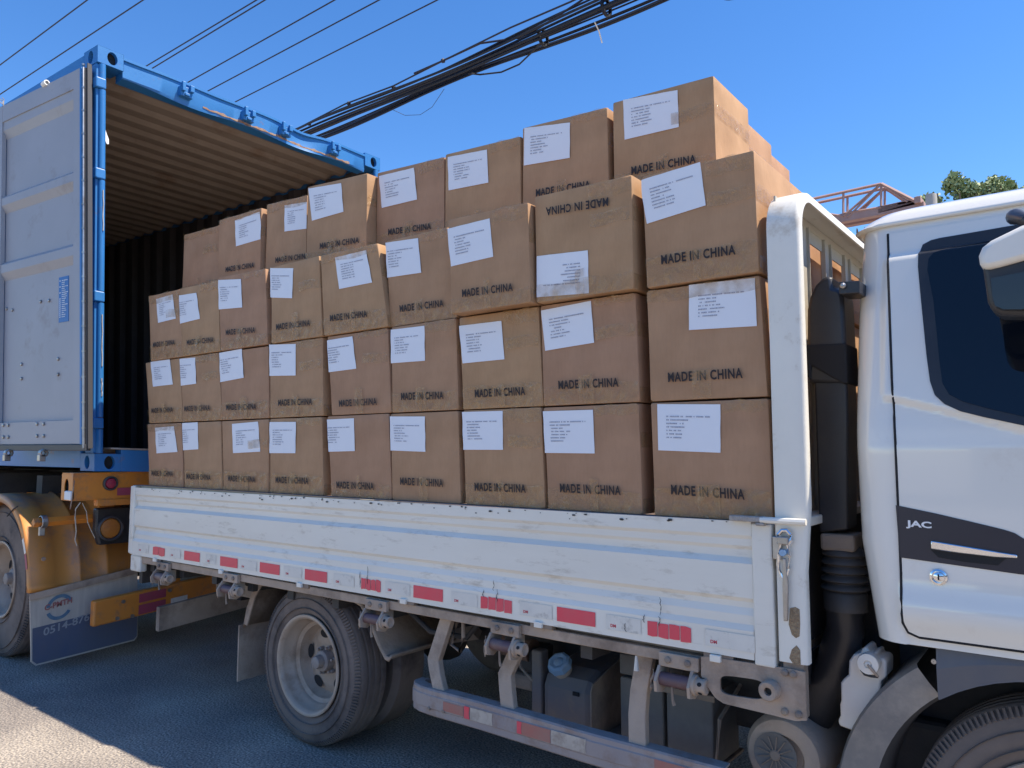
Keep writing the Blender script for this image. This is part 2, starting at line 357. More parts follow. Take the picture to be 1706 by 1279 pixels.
q = b2; MB().box((q.x - .02, 15, 0), (q.x + .10, 15.3, q.z + .02)).box((q.x - .06, 14.9, q.z - .02), (q.x + .06, 15.5, q.z + .12)).build('crane_leg', M['truss'], tr, bevel=.01)

# concrete pole and trees
p = onY(1551, 324, 25)
tag(MB().lathe([(0, .22), (p.z - .1, .17), (p.z, .16), (p.z + .02, .02)], (p.x, 25, 0), 'z', 14, True).build('concrete_pole', M['concrete'], smooth=True),
    'pale round top of a concrete pole rising between the trees', 'pole')
def tree(px, py, Y, rx, rz, label, seed, depth=None):
    rnd = random.Random(seed); top = onY(px, py, Y); cz = top.z - rz; c = Vector((top.x, Y, cz))
    t = thing('broadleaf_tree', (c.x, Y, 0), label, 'tree', 'trees beyond the wall')
    tk = MB().tube([(c.x, Y, 0), (c.x + .1, Y, cz * .5), (c.x, Y + .1, cz + rz * .3)], [.3, .22, .08], 10)
    for k in range(14):
        a = rnd.uniform(0, 6.28); e = rnd.uniform(.3, 1.1)
        tk.tube([(c.x, Y, cz - rz * .9 + k * .09), (c.x + math.cos(a) * rx * .4, Y + math.sin(a) * rx * .4, cz - rz * .3 + e * .4),
                 (c.x + math.cos(a) * rx * .8, Y + math.sin(a) * rx * .8, cz + e * rz * .5)], [.09, .05, .02], 6)
    tk.build('trunk', M['bark'], t, smooth=True)
    cr = MB(); clumps = []
    for k in range(46):
        d = Vector((rnd.gauss(0, 1), rnd.gauss(0, 1), rnd.gauss(0, 1))).normalized() * rnd.uniform(.25, 1) ** .6
        clumps.append((c + Vector((d.x * rx * .85, d.y * rx * .85, d.z * rz * .85)), rnd.uniform(.16, .34) * min(rx, rz)))
    for cc, r in clumps:
        for j in range(230):
            d = Vector((rnd.gauss(0, 1), rnd.gauss(0, 1), rnd.gauss(0, 1))).normalized() * r * rnd.uniform(.3, 1.12)
            o = cc + d; sz = rnd.uniform(.06, .12)
            a = Vector((rnd.gauss(0, 1), rnd.gauss(0, 1), rnd.gauss(0, 1))).normalized(); b = a.cross(Vector((rnd.gauss(0, 1), rnd.gauss(0, 1), .3))).normalized()
            cr.add([o - a * sz, o + b * sz * .55, o + a * sz, o - b * sz * .55], [(0, 1, 2, 3)])
    cr.build('crown', M['leaf'], t, recalc=False)
tree(1600, 280, 30, 1.35, 2.1, 'largest green tree crown showing above the white cab roof', 3)
tree(1655, 292, 30, 1.3, 1.5, 'lower green tree crown touching the largest crown on its right', 5)
tree(1536, 318, 31, .85, 1.2, 'small green tree crown between the rusty crane and the pole', 7)
tree(1694, 300, 33, .85, 1.5, 'small separate treetop peeking over the cab roof at the far right', 9)

# overhead wires
def wire(a, b, z, lab, r=.011, sag=0):
    A = onZ(*a, z); B = onZ(*b, z); d = (B - A); P = [A - d * 1.2 + d * (3.6 * k / 24) for k in range(25)]
    P = [p + Vector((0, 0, -sag * (1 - ((k - 12) / 12) ** 2))) for k, p in enumerate(P)]
    o = MB().tube(P, r, 6).build('overhead_wire', M['wire'])
    tag(o, lab, 'wire', 'thin overhead wires')
wire((0, 108), (145, 0), 8.5, 'leftmost thin overhead wire, crossing the top left corner of the sky')
wire((0, 157), (238, 0), 8.5, 'second thin overhead wire, passing closest above the open container door')
wire((245, 109), (427, 0), 8.5, 'upper wire of the close pair behind the container roof')
wire((253, 114), (441, 0), 8.4, 'lower wire of the close pair behind the container roof')
wire((313, 137), (557, 0), 8.4, 'overhead wire just right of the close pair of wires')
wire((347, 151), (631, 0), 8.4, 'overhead wire second to the left of the thick cable bundle')
wire((393, 169), (728, 0), 8.4, 'overhead wire nearest to the thick black cable bundle')

cb = thing('cable_bundle', onZ(780, 110, 7), 'thick sagging bundle of black cables crossing the sky above the cartons', 'cable')
A = onZ(515, 222, 7); B = onZ(1040, 3, 7); d = B - A; L0 = d.length; d.normalize(); side = Vector((-d.y, d.x, 0))
rnd = random.Random(11)
for k, lat in enumerate((-.20, -.18, -.165, -.11, -.095, -.04, -.02, -.005, .05, .065, .115, .16, .18, .195)):
    hz = rnd.uniform(-.02, .02) + .05 * math.sin(k); ph = rnd.uniform(0, 6); ph2 = rnd.uniform(0, 6); am = rnd.uniform(.006, .028)
    P = []
    for i in range(-30, 81):
        t = i / 50
        sp = 1 + .28 * math.sin(t * 7 + 1)
        P.append(A + d * (t * L0) + side * (lat * sp + am * math.sin(t * 6.5 + ph)) + Vector((0, 0, hz * sp + am * math.sin(t * 5 + ph2))))
    MB().tube(P, rnd.choice([.012, .018, .024, .030]), 7).build('cable', M['cable'], cb, smooth=True)
P1 = [onZ(px, py, 7.05) for px, py in ((430, 245), (505, 209), (575, 173), (655, 143), (740, 100), (850, 46), (950, 3), (1020, -30))]
MB().tube(P1, .012, 6).build('messenger_wire', M['wire'], cb)
P2 = [onZ(px, py, 7.05) for px, py in ((690, 122), (740, 100), (800, 72), (870, 62), (905, 42), (965, 3), (1000, -22))]
MB().tube(P2, .014, 6).build('messenger_wire', M['wire'], cb)
for px, py in ((515, 206), (581, 172), (656, 146), (738, 101)):
    c = onZ(px, py, 7.05); MB().lathe([(-.03, .012), (-.02, .028), (.015, .034), (.03, .012)], c, 'x', 10).build('wire_clamp', M['wire'], cb)
P3 = [onZ(px, py, 6.9) for px, py in ((780, 122), (800, 124), (835, 120), (865, 107), (885, 88), (902, 70))]
MB().tube(P3, .012, 6).build('hanging_cable', M['cable'], cb, smooth=True)
P4 = [onZ(px, py, 6.9) for px, py in ((655, 183), (675, 192), (700, 191), (720, 178), (740, 148))]
MB().tube(P4, .004, 5).build('hanging_cable', M['wire'], cb)
for px, py in ((905, 62), (1010, 12)):
    c = onZ(px, py, 7.0); MB().lathe([(-.02, .09), (-.02, .115), (.02, .115), (.02, .09)], c, 'x', 12).build('cable_tie', M['cable'], cb)
tag(MB().tube([onZ(991, 37, 6.9), onZ(998, 52, 6.9), onZ(1003, 71, 6.9)], .009, 6).build('dangling_string', M['string']),
    'short white string dangling in the sky under the cable bundle', 'string')
c = onZ(1219, -15, 7); mb = MB(); rnd = random.Random(4)
for k in range(9):
    r = .125 + rnd.uniform(-.015, .015); ox, oy, oz = rnd.uniform(-.012, .012), rnd.uniform(-.012, .012), rnd.uniform(-.03, .03)
    mb.tube([(c.x + ox + r * math.cos(a * .262), c.y + oy + r * math.sin(a * .262), c.z + oz) for a in range(25)], .011, 6)
tag(mb.build('cable_coil', M['cable'], smooth=True), 'coil of black cable hanging at the top edge of the sky', 'cable coil')

# ================================================================ CARTONS
MADE = text_mesh('MADE IN CHINA', bold=.028, space=1.13)
ORD = ['first', 'second', 'third', 'fourth', 'fifth', 'sixth', 'seventh', 'eighth', 'ninth']
def lerp(a, b, t): return a + (b - a) * t
def carton(fc, depth, label, lab=None, txt=None, textflip=False, seed=0, group='cartons piled on the truck bed', side_tape=True, xdir=(0, 1, 0), th=None):
    """fc: front corners BL BR TR TL; xdir: depth direction"""
    rnd = random.Random(seed * 13 + 5)
    BL, BR, TR, TL = [Vector(p) for p in fc]; Dv = Vector(xdir) * depth
    nrm = -Vector(xdir).normalized()
    t = thing('carton', tuple((BL + BR) * .5), label, 'carton', group)
    B = rnd.uniform(.001, .0045)
    tt = [0, .014, .12, .3, .5, .7, .88, .986, 1]
    def body(u, v, w):
        p = lerp(lerp(BL, BR, u), lerp(TL, TR, u), v) + Dv * w
        fb = 16 * u * (1 - u) * v * (1 - v)
        if w < .5: p = p + nrm * (B * fb * (1 - 2 * w))
        else: p = p - nrm * (B * fb * (2 * w - 1))
        sb = 16 * v * (1 - v) * w * (1 - w)
        ex = (BR - BL).normalized()
        p = p + ex * (B * sb * (2 * u - 1))
        p = p + Vector((0, 0, 1)) * (-.004 * 16 * u * (1 - u) * w * (1 - w) * (2 * v - 1))
        # rounded edges
        k = (u in (0, 1)) + (v in (0, 1)) + (w in (0, 1))
        if k >= 2:
            r = .0016 if k == 2 else .0034 + .004 * rnd.random()
            cen = (BL + TR) * .5 + Dv * .5; p = p + (cen - p).normalized() * r
        n = noise.noise(p * 6 + Vector((seed, 0, 0))) * .0022
        return p + nrm * n
    mb = MB()
    for (fa, fb_) in ((0, 0), (0, 1), (1, 0), (1, 1), (2, 0), (2, 1)):
        P = []
        for a in tt:
            row = []
            for b in tt:
                c = [0, 0, 0]; o = [i for i in range(3) if i != fa]
                c[fa] = fb_; c[o[0]] = a; c[o[1]] = b; row.append(body(*c))
            P.append(row)
        mb.grid(P)
    # weld
    o = mb.build('box_body', M['card'], t, recalc=False)
    bm = bmesh.new(); bm.from_mesh(o.data); bmesh.ops.remove_doubles(bm, verts=bm.verts, dist=.0004); bmesh.ops.recalc_face_normals(bm, faces=bm.faces)
    bm.to_mesh(o.data); bm.free()
    for p in o.data.polygons: p.use_smooth = True
    o.data.set_sharp_from_angle(angle=R(50))
    def F(u, v, off=0):
        p = lerp(lerp(BL, BR, u), lerp(TL, TR, u), v)
        q = p + nrm * (B * 16 * max(u * (1 - u), 0) * max(v * (1 - v), 0))
        return q + nrm * (off + .0025)
    wd = (BR - BL).length; ht = (TL - BL).length
    def UV(p):
        p = Vector(p); e = (BR - BL) / wd; u = (p - BL).dot(e) / wd; v = (p - lerp(BL, BR, u)).z / ht
        return u, v
    if lab:
        c = [UV(onY(lab[i], lab[i + 1], BL.y)) for i in (0, 2, 4, 6)]  # TL TR BR BL
        def LP(a, b, off):
            u = lerp(lerp(c[3][0], c[2][0], a), lerp(c[0][0], c[1][0], a), b); v = lerp(lerp(c[3][1], c[2][1], a), lerp(c[0][1], c[1][1], a), b)
            return F(min(max(u, -.004), 1.004), v, off)
        lift = .0006
        P = [[LP(a / 8, b / 8, lift + .0012 * math.sin(a * 2.1 + seed) * math.sin(b * 1.3)) for a in range(9)] for b in range(9)]
        sh = MB().grid(P).build('paper_label', M['paper'], t, recalc=False, smooth=True)
        m2 = MB(); rows = [.70] + [rnd.uniform(.22, .40) for _ in range(6)]
        for i, wl in enumerate(rows):
            bb = .735 - i * .075; a = .15; end = .15 + wl
            while a < end:
                cw = rnd.uniform(.010, .020)
                if rnd.random() < .14: a += .022; continue
                h = rnd.uniform(.024, .032); q = [(a, bb - h / 2), (a + cw, bb - h / 2), (a + cw, bb + h / 2), (a, bb + h / 2)]
                if textflip: q = [(1 - x, 1 - y) for x, y in q]
                m2.add([LP(x, y, .0024) for x, y in q], [(0, 1, 2, 3)]); a += cw + .006
        sp = m2.build('label_print', M['greyink'], sh, recalc=False)
    if txt or th:
        if txt:
            a = UV(onY(txt[0], txt[1], BL.y)); b = UV(onY(txt[2], txt[3], BL.y))
        else: a, b = th
        hh = .034 / ht * (-1 if textflip else 1)
        vs, fs = MADE; pts = []
        for x, y in vs: pts.append(F(a[0] + (b[0] - a[0]) * x, a[1] + (b[1] - a[1]) * x + hh * y, .0056))
        MB().add(pts, fs).build('printed_lettering', M['ink'], t, recalc=False)
    # packing tape: strip along bottom seam, strip along top seam, short upright over the middle seam
    def strip(u0, v0, u1, v1, n=10, off=.0034):
        ph = rnd.uniform(0, 6)
        return [[F(lerp(u0, u1, i / n), lerp(v0, v1, j / 4) + (.010 * math.sin(i * 1.1 + ph) if j == 4 or j == 0 and v0 > .02 else 0), off + .0008 * math.sin(i * 2.3 + j + ph)) for i in range(n + 1)] for j in range(5)]
    h = rnd.uniform(.15, .27); TS = []; ulab = .004
    if lab:
        mu = max(c[1][0], c[2][0])
        ulab = mu + .012 if mu < .85 else .004
    if rnd.random() < .85: TS.append(strip(.004, .004, .996, h))
    if rnd.random() < .75: TS.append(strip(ulab, 1 - rnd.uniform(.07, .17), .996, .996))
    TS.append(strip(.44 + rnd.uniform(-.05, .05), .01, .56 + rnd.uniform(-.04, .04), rnd.uniform(.22, .34), 3, .0078))
    if rnd.random() < .3: TS.append(strip(.60, .60, .99, .72, 5, .0052))
    for S_ in TS: MB().grid(S_).build('packing_tape', M['tape'], t, recalc=False, smooth=True)
    # tape wrapping round the right hand side
    if side_tape:
        ex = (BR - BL).normalized()
        for (v0, v1, w1) in ((.60, .74, 1.0), (.01, .14, 1.0)):
            P = []
            for j in range(4):
                row = []
                for i in range(7):
                    w = i / 6 * w1; v = lerp(v0, v1, j / 3); p = lerp(BR, TR, v) + Dv * w + ex * (B * 16 * v * (1 - v) * w * (1 - w) + .0035 + .001 * math.sin(i * 3 + j)); row.append(p)
                P.append(row)
            MB().grid(P).build('side_tape', M['tape'], t, recalc=False, smooth=True)
    return t
CART=[
 (1,1,[245.5, 704.6, 302.5, 701.3, 305.5, 812.7, 248.8, 808.9],[266.3, 710.9, 297.5, 708.1, 300.8, 751.9, 265.8, 754.4],[255.8, 792.2, 291.8, 793.9],0.03),
 (1,2,[304.5, 702.6, 367.6, 701.3, 370.8, 816.4, 308.0, 812.7],[305.5, 703.8, 337.6, 701.8, 336.3, 747.6, 307.5, 749.6],[313.8, 797.7, 354.3, 800.2],0.03),
 (1,3,[369.6, 700.1, 447.6, 700.1, 447.1, 821.4, 372.6, 816.4],[393.1, 705.1, 434.6, 701.3, 436.9, 751.9, 393.1, 754.4],[383.1, 801.4, 428.4, 803.9],0.03),
 (1,4,[450.1, 698.1, 536.4, 696.3, 538.9, 823.9, 450.1, 821.4],[452.1, 702.6, 498.2, 702.1, 495.9, 754.6, 451.4, 754.6],[461.9, 804.4, 516.9, 806.4],0.03),
 (1,5,[545.7, 696.3, 647.7, 693.1, 652.7, 831.4, 552.2, 826.4],[545.7, 698.1, 598.5, 695.6, 597.0, 750.9, 548.2, 752.1],[563.9, 813.2, 626.0, 815.9],0.03),
 (1,6,[650.7, 693.3, 763.1, 686.4, 767.7, 837.9, 653.4, 832.4],[652.0, 693.3, 713.5, 693.3, 712.9, 752.5, 652.9, 750.1],[669.9, 807.6, 741.6, 811.2],0.03),
 (1,7,[771.1, 686.4, 901.4, 680.9, 908.3, 846.2, 776.0, 839.3],[771.9, 685.9, 844.1, 683.7, 843.0, 749.0, 776.0, 749.0],[793.9, 817.3, 879.3, 820.9],0.03),
 (1,8,[905.5, 676.0, 1063.9, 669.9, 1070.8, 857.2, 913.8, 844.8],[910.2, 684.5, 994.2, 682.3, 995.0, 755.3, 912.9, 754.2],[936.4, 820.0, 1037.2, 825.0],0.03),
 (1,9,[1083.9, 668.6, 1279.9, 660.5, 1288.0, 862.8, 1091.0, 855.8],[1099.4, 672.8, 1203.6, 672.8, 1203.2, 753.8, 1099.8, 749.9],[1120.9, 823.4, 1243.0, 832.2],0.03),
 (2,1,[242.5, 601.3, 300.0, 592.5, 304.5, 700.1, 248.8, 705.1],[262.0, 598.8, 293.0, 594.5, 295.0, 638.3, 262.5, 642.1],[256.3, 688.1, 292.0, 686.1],0.03),
 (2,2,[300.0, 592.5, 363.8, 586.3, 370.1, 698.8, 305.5, 700.6],[300.8, 595.5, 335.6, 592.5, 334.3, 637.6, 305.0, 641.3],[310.8, 685.1, 353.8, 683.6],0.03),
 (2,3,[366.3, 581.3, 447.1, 573.8, 448.4, 696.3, 370.1, 698.1],[367.6, 587.0, 410.1, 578.8, 410.9, 628.1, 371.3, 635.8],[380.1, 683.1, 430.1, 682.1],0.03),
 (2,4,[449.6, 571.3, 537.7, 562.0, 538.9, 693.8, 450.6, 695.6],[450.1, 573.3, 497.7, 572.0, 496.4, 625.1, 451.4, 625.8],[466.4, 676.3, 522.7, 674.3],0.03),
 (2,5,[545.7, 563.8, 646.5, 550.0, 651.5, 688.8, 552.7, 693.8],[545.7, 566.3, 596.5, 558.0, 600.2, 613.3, 549.7, 619.5],[568.4, 677.6, 631.0, 674.6],0.03),
 (2,6,[652.0, 547.6, 759.5, 532.5, 763.6, 685.0, 653.4, 686.4],[652.9, 549.0, 712.1, 542.1, 711.5, 600.8, 653.4, 604.9],[670.8, 666.6, 741.6, 664.9],0.03),
 (2,7,[765.0, 528.4, 897.2, 513.2, 904.9, 677.6, 771.9, 683.7],[772.4, 541.6, 843.0, 533.3, 845.7, 598.1, 775.5, 604.9],[794.5, 662.2, 878.5, 658.3],0.03),
 (2,8,[900.0, 506.3, 1058.4, 484.3, 1066.1, 668.5, 906.3, 674.0],[907.4, 516.5, 990.4, 500.0, 994.5, 570.5, 912.4, 584.0],[933.6, 648.7, 1033.6, 644.3],0.03),
 (2,9,[1077.6, 479.3, 1265.2, 454.6, 1278.9, 660.5, 1083.9, 667.5],[1153.3, 474.0, 1265.2, 461.7, 1265.9, 542.6, 1151.5, 549.6],[1115.6, 636.9, 1240.2, 629.9],0.03),
 (3,1,[248.0, 493.5, 298.6, 481.6, 303.9, 586.3, 251.1, 595.7],[268.9, 495.0, 297.1, 486.3, 299.6, 528.5, 269.5, 536.3],[258.9, 578.5, 294.9, 573.8],0.02),
 (3,2,[298.6, 481.0, 364.3, 466.9, 365.9, 583.2, 303.3, 591.0],[299.2, 490.4, 335.2, 483.8, 338.3, 529.1, 301.8, 538.5],[314.9, 574.8, 358.7, 569.8],0.02),
 (3,3,[364.3, 462.2, 442.5, 447.2, 445.6, 572.3, 367.4, 581.7],[367.4, 464.4, 409.0, 460.3, 408.7, 509.7, 368.0, 514.4],[379.9, 558.2, 428.4, 553.5],0.02),
 (3,4,[451.2, 445.6, 531.7, 425.9, 536.9, 560.0, 452.6, 570.0],[451.7, 445.1, 495.5, 444.8, 491.6, 496.0, 452.2, 494.8],[463.0, 550.0, 520.0, 543.0],0.02),
 (3,5,[534.2, 425.9, 629.0, 404.9, 646.5, 548.8, 540.2, 560.0],[569.9, 425.1, 627.0, 409.9, 630.9, 467.0, 572.8, 479.5],[553.9, 535.4, 616.7, 527.5],0.02),
 (3,6,[643.2, 401.6, 745.7, 378.2, 762.2, 531.1, 650.1, 544.9],[643.8, 403.0, 709.9, 392.0, 710.7, 452.0, 647.9, 461.7],[669.9, 520.1, 743.8, 510.5],0.04),
 (3,7,[746.3, 365.8, 879.3, 336.9, 884.0, 510.5, 752.6, 528.4],[751.8, 379.6, 822.0, 359.8, 825.9, 425.6, 755.9, 443.0],[773.3, 495.3, 857.3, 484.3],-0.035),
 (3,8,[890.7, 327.5, 1051.8, 290.6, 1055.6, 482.9, 894.5, 498.6],[896.4, 426.4, 981.3, 416.0, 981.8, 488.4, 895.0, 495.3],[1016.6, 326.0, 914.0, 345.0],-0.01),
 (3,9,[1069.4, 294.1, 1255.8, 250.1, 1264.6, 450.6, 1078.2, 468.2],[1071.1, 299.4, 1171.4, 267.7, 1179.1, 340.9, 1081.7, 372.2],[1104.6, 441.1, 1227.7, 424.2],0.01),
 (4,1,[307.0, 391.4, 365.6, 374.9, 370.0, 459.1, 313.4, 473.9],None,None,0.2),
 (4,2,[365.6, 366.8, 435.7, 345.9, 443.8, 446.8, 370.5, 459.1],[392.6, 366.3, 434.0, 349.6, 438.7, 395.6, 394.6, 409.9],[377.9, 453.7, 425.4, 445.6],0.17),
 (4,3,[445.1, 340.4, 512.0, 324.9, 517.0, 432.0, 446.3, 445.6],[475.6, 339.0, 514.5, 329.1, 515.7, 376.1, 475.8, 384.0],[461.1, 438.2, 515.7, 429.6],0.19),
 (4,4,[512.8, 311.4, 611.7, 288.0, 620.4, 409.9, 515.2, 423.4],[514.5, 313.9, 569.9, 299.1, 573.8, 349.1, 520.7, 367.3],[534.9, 414.8, 600.2, 403.7],0.14),
 (4,5,[628.6, 288.0, 740.0, 261.0, 744.0, 380.0, 633.0, 410.0],[632.0, 293.0, 691.0, 274.0, 696.0, 329.0, 637.0, 346.0],[648.7, 392.0, 720.0, 381.0],0.2),
 (4,6,[742.3, 257.2, 866.5, 226.6, 869.6, 345.1, 744.8, 366.2],[746.5, 261.4, 812.6, 243.8, 815.1, 301.1, 748.3, 317.0],None,0.2),
 (4,7,[870.7, 213.2, 1011.4, 178.0, 1015.6, 295.8, 870.7, 334.5],[874.2, 213.2, 950.9, 198.1, 950.5, 259.6, 873.5, 275.8],[894.6, 328.0, 985.0, 312.0],0.2),
 (4,8,[1021.2, 171.0, 1188.3, 125.3, 1191.4, 264.2, 1023.7, 295.8],[1038.8, 165.7, 1130.2, 144.6, 1132.3, 208.6, 1041.3, 232.5],[1053.6, 292.0, 1161.0, 271.0],0.2),
]

ROWZ = {1: (1.243, 1.636), 2: (1.639, 2.036), 3: (2.040, None), 4: (2.452, None)}
RN = {1: 'lowest visible', 2: 'second', 3: 'third', 4: 'set-back top'}
DEPTH = .36
spec = {(3, 8): 'carton stacked upside down, with inverted black lettering, in the third row',
        (3, 7): 'carton jutting forward in the third row, left of the upside down carton',
        (4, 1): 'plain carton without label or lettering at the container end of the top row',
        (3, 9): 'carton at the headboard end of the third row, its right side sunlit',
        (4, 8): 'highest carton of the load, at the headboard end of the set-back top row',
        (1, 9): 'carton at the headboard end of the lowest visible row, above the side board',
        (2, 9): 'carton at the headboard end of the second row, label at its upper right',
        (3, 1): 'carton at the container end of the third row, its label cut by the neighbour',
        (4, 6): 'carton with a label but no visible lettering in the set-back top row'}
ZT = {}
for (r, c, Q, L, X, y0) in CART:
    tl, tr_, br, bl = [(Q[i], Q[i + 1]) for i in (0, 2, 4, 6)]
    zb, zt = ROWZ[r]
    if r == 4: zb = ZT.get(c, 2.45) + .004
    z3 = {1: 2.475, 2: 2.465, 3: 2.46, 4: 2.452, 5: 2.445, 6: 2.43, 7: 2.465, 8: 2.449, 9: 2.445}
    if zt is None:
        TLp = onY(*tl, y0); TRp = onY(*tr_, y0)
        if r == 3: ZT[c] = max(TLp.z, TRp.z)
    else:
        TLp = Vector((xat(tl[0], y0, zt), y0, zt)); TRp = Vector((xat(tr_[0], y0, zt), y0, zt))
        j = random.uniform(-.003, .001); TLp.z += j; TRp.z += j + random.uniform(-.002, .002)
    BLp = Vector((xat(bl[0], y0, zb), y0, zb)); BRp = Vector((xat(br[0], y0, zb), y0, zb))
    if r == 4:   # keep the set-back row vertical
        BLp = Vector((TLp.x - .0, y0, zb)); BRp = Vector((TRp.x + .004, y0, zb))
    lab = spec.get((r, c)) or 'brown carton, %s from the container, in the %s row of the load' % (ORD[c - 1], RN[r])
    carton((BLp, BRp, TRp, TLp), DEPTH + random.uniform(-.01, .01), lab, L, X, (r, c) == (3, 8), seed=r * 10 + c)
# cartons stacked deeper in the load, seen above the front ones and through the headboard bars
for k, (y, x1, zt) in enumerate(((.585, -1.09, 2.838), (.965, -1.13, 2.842), (1.345, -1.18, 2.845))):
    carton([(x1 - .43, y, 2.455), (x1, y, 2.455), (x1, y, zt), (x1 - .43, y, zt)], .37,
           'top row carton at the headboard end, %s behind the highest carton' % ORD[k], seed=70 + k, group='cartons deeper in the load')
sr = {1: 'lowest visible', 2: 'second', 3: 'third'}
for r, (z0, z1) in {1: (1.243, 1.634), 2: (1.639, 2.034), 3: (2.040, 2.438)}.items():
    for k in range(4):
        y = .415 + k * .385; x1 = -.835 - random.uniform(0, .03)
        yy = y
        carton([(x1 - .44, yy, z0), (x1, yy, z0), (x1, yy, z1), (x1 - .44, yy, z1)], .37,
               'carton behind the headboard bars, %s %s back from the near side, %s row' % (ORD[k + 1], 'place', sr[r]),
               seed=100 + r * 10 + k, group='cartons deeper in the load')

for r, (z0, z1) in {1: (1.243, 1.634), 2: (1.639, 2.034), 3: (2.040, 2.445)}.items():  # unseen cartons, added to keep the sun off the trailer's mudflap
    for k in range(4):
        y = .415 + k * .385; x0 = -4.86 + random.uniform(0, .02)
        carton([(x0, y, z0), (x0 + .44, y, z0), (x0 + .44, y, z1), (x0, y, z1)], .37,
               'hidden carton at the container end, %s place back from the near side, %s row' % (ORD[k + 1], sr[r]),
               seed=200 + r * 10 + k, group='cartons deeper in the load', side_tape=False)

# ================================================================ SHIPPING CONTAINER
CO = onX(157, 785, -5.25); a28 = R(2.8)
CXv = Vector((math.cos(a28), math.sin(a28), 0)); CYv = (onX(163, 74, -5.25) * 0 + Vector((.147, 2.431, -.075))) / 2.438
CZv = (onX(163, 74, -5.25) - CO) / 2.9
def cf(a, b, c): return CO - CXv * a + CYv * b + CZv * c
def cbox(mb, a0, a1, b0, b1, c0, c1):
    return mb.hexa([cf(a0, b0, c0), cf(a1, b0, c0), cf(a1, b1, c0), cf(a0, b1, c0), cf(a0, b0, c1), cf(a1, b0, c1), cf(a1, b1, c1), cf(a0, b1, c1)])
cn = thing('shipping_container', tuple(CO), 'blue steel shipping container with its near door folded open, on the orange trailer', 'shipping container')

def holed(mb, o, ux, uy, w, h, cu, cv, ru, rv, nin, depth, n=32):
    """rectangular plate at o (axes ux, uy) with an oval hole and a tube wall running along nin"""
    o = Vector(o); ux = Vector(ux); uy = Vector(uy); nin = Vector(nin); outer = []; inner = []
    for k in range(n):
        a = 2 * math.pi * (k + .5) / n; ca, sa = math.cos(a), math.sin(a)
        s_ = 1e9
        if ca > 1e-9: s_ = min(s_, (w - cu) / ca)
        if ca < -1e-9: s_ = min(s_, -cu / ca)
        if sa > 1e-9: s_ = min(s_, (h - cv) / sa)
        if sa < -1e-9: s_ = min(s_, -cv / sa)
        outer.append((cu + ca * s_, cv + sa * s_)); inner.append((cu + ca * ru, cv + sa * rv))
    # snap corners
    for cx_, cy_ in ((0, 0), (w, 0), (w, h), (0, h)):
        i = min(range(n), key=lambda k: (outer[k][0] - cx_) ** 2 + (outer[k][1] - cy_) ** 2); outer[i] = (cx_, cy_)
    P = lambda q, d=0: o + ux * q[0] + uy * q[1] + nin * d
    mb.sweep([[P(q) for q in outer], [P(q) for q in inner], [P(q, depth) for q in inner]], True, False)
def casting(b, c, a=0, mirror=False, sz=(.19, .17, .118)):
    L_, W_, H_ = sz
    mb = MB()
    b0 = b if not mirror else b - W_
    e = .012
    # outer end face (facing +x) and near side face (facing the street) with oval holes
    holed(mb, cf(a, b0, c), CYv, CZv, W_, H_, W_ * .56, H_ * .5, .034, .045, -CXv, .03)
    holed(mb, cf(a, b0, c), -CXv, CZv, L_, H_, L_ * .52, H_ * .5, .034, .045, CYv, .03)
    cbox(mb, a, a + L_, b0, b0 + W_, c, c + .002); cbox(mb, a, a + L_, b0, b0 + W_, c + H_ - .002, c + H_)
    cbox(mb, a + L_ - .002, a + L_, b0, b0 + W_, c, c + H_); cbox(mb, a, a + L_, b0 + W_ - .002, b0 + W_, c, c + H_)
    o = mb.build('corner_casting', M['blue'], cn)
    k = MB(); cbox(k, a + .035, a + L_ - .01, b0 + .035, b0 + W_ - .01, c + .01, c + H_ - .01); k.build('casting_hole_shade', M['seal'], o)  # black box painted for the shade inside the casting holes
casting(0, 0); casting(0, 2.782)
casting(2.438, 2.782, mirror=True); casting(2.438, 0, mirror=True)
LEN = 12.0
# rear corner posts
for b0, s_ in ((0, 1), (2.438, -1)):
    mb = MB(); b1 = b0 + s_ * .03; lo, hi = min(b0, b1), max(b0, b1)
    cbox(mb, .02, .13, lo, hi, .12, 2.78)
    mb.build('corner_post', M['blue'], cn, bevel=.006)
    rb = MB(); segs = [(.12, .28), (.36, 1.13), (1.21, 1.97), (2.05, 2.60), (2.66, 2.78)]
    bb = b0 + s_ * .038
    for c0, c1 in segs:
        m2 = MB(); m2.lathe([(0, .001), (0, .022), ((c1 - c0), .022), ((c1 - c0), .001)], (0, 0, 0), 'z', 16)
        m2.v = [cf(.018 - p.x, bb + p.y, c0 + p.z) for p in m2.v]; rb.add(m2.v, m2.f)
    rb.build('post_bar', M['blue'], cn, smooth=True)
    for c0 in (.28, 1.13, 1.97, 2.60):
        m2 = MB(); cbox(m2, -.008, .05, min(b0 + s_ * -.012, b0 + s_ * .055), max(b0 + s_ * -.012, b0 + s_ * .055), c0 + .004, c0 + .076)
        m2.build('hinge_lug', M['blue'], cn, bevel=.008)
mb = MB()
for c0, c1 in ((1.62, 1.9), (.5, .62), (.7, 1.05)):
    m2 = [cf(-.0065, .040 + .002 * math.sin(k * 2), lerp(c0, c1, k / 6)) for k in range(7)]
    MB().tube(m2, .0045, 5).build('paint_scrape', M['bare'], cn)
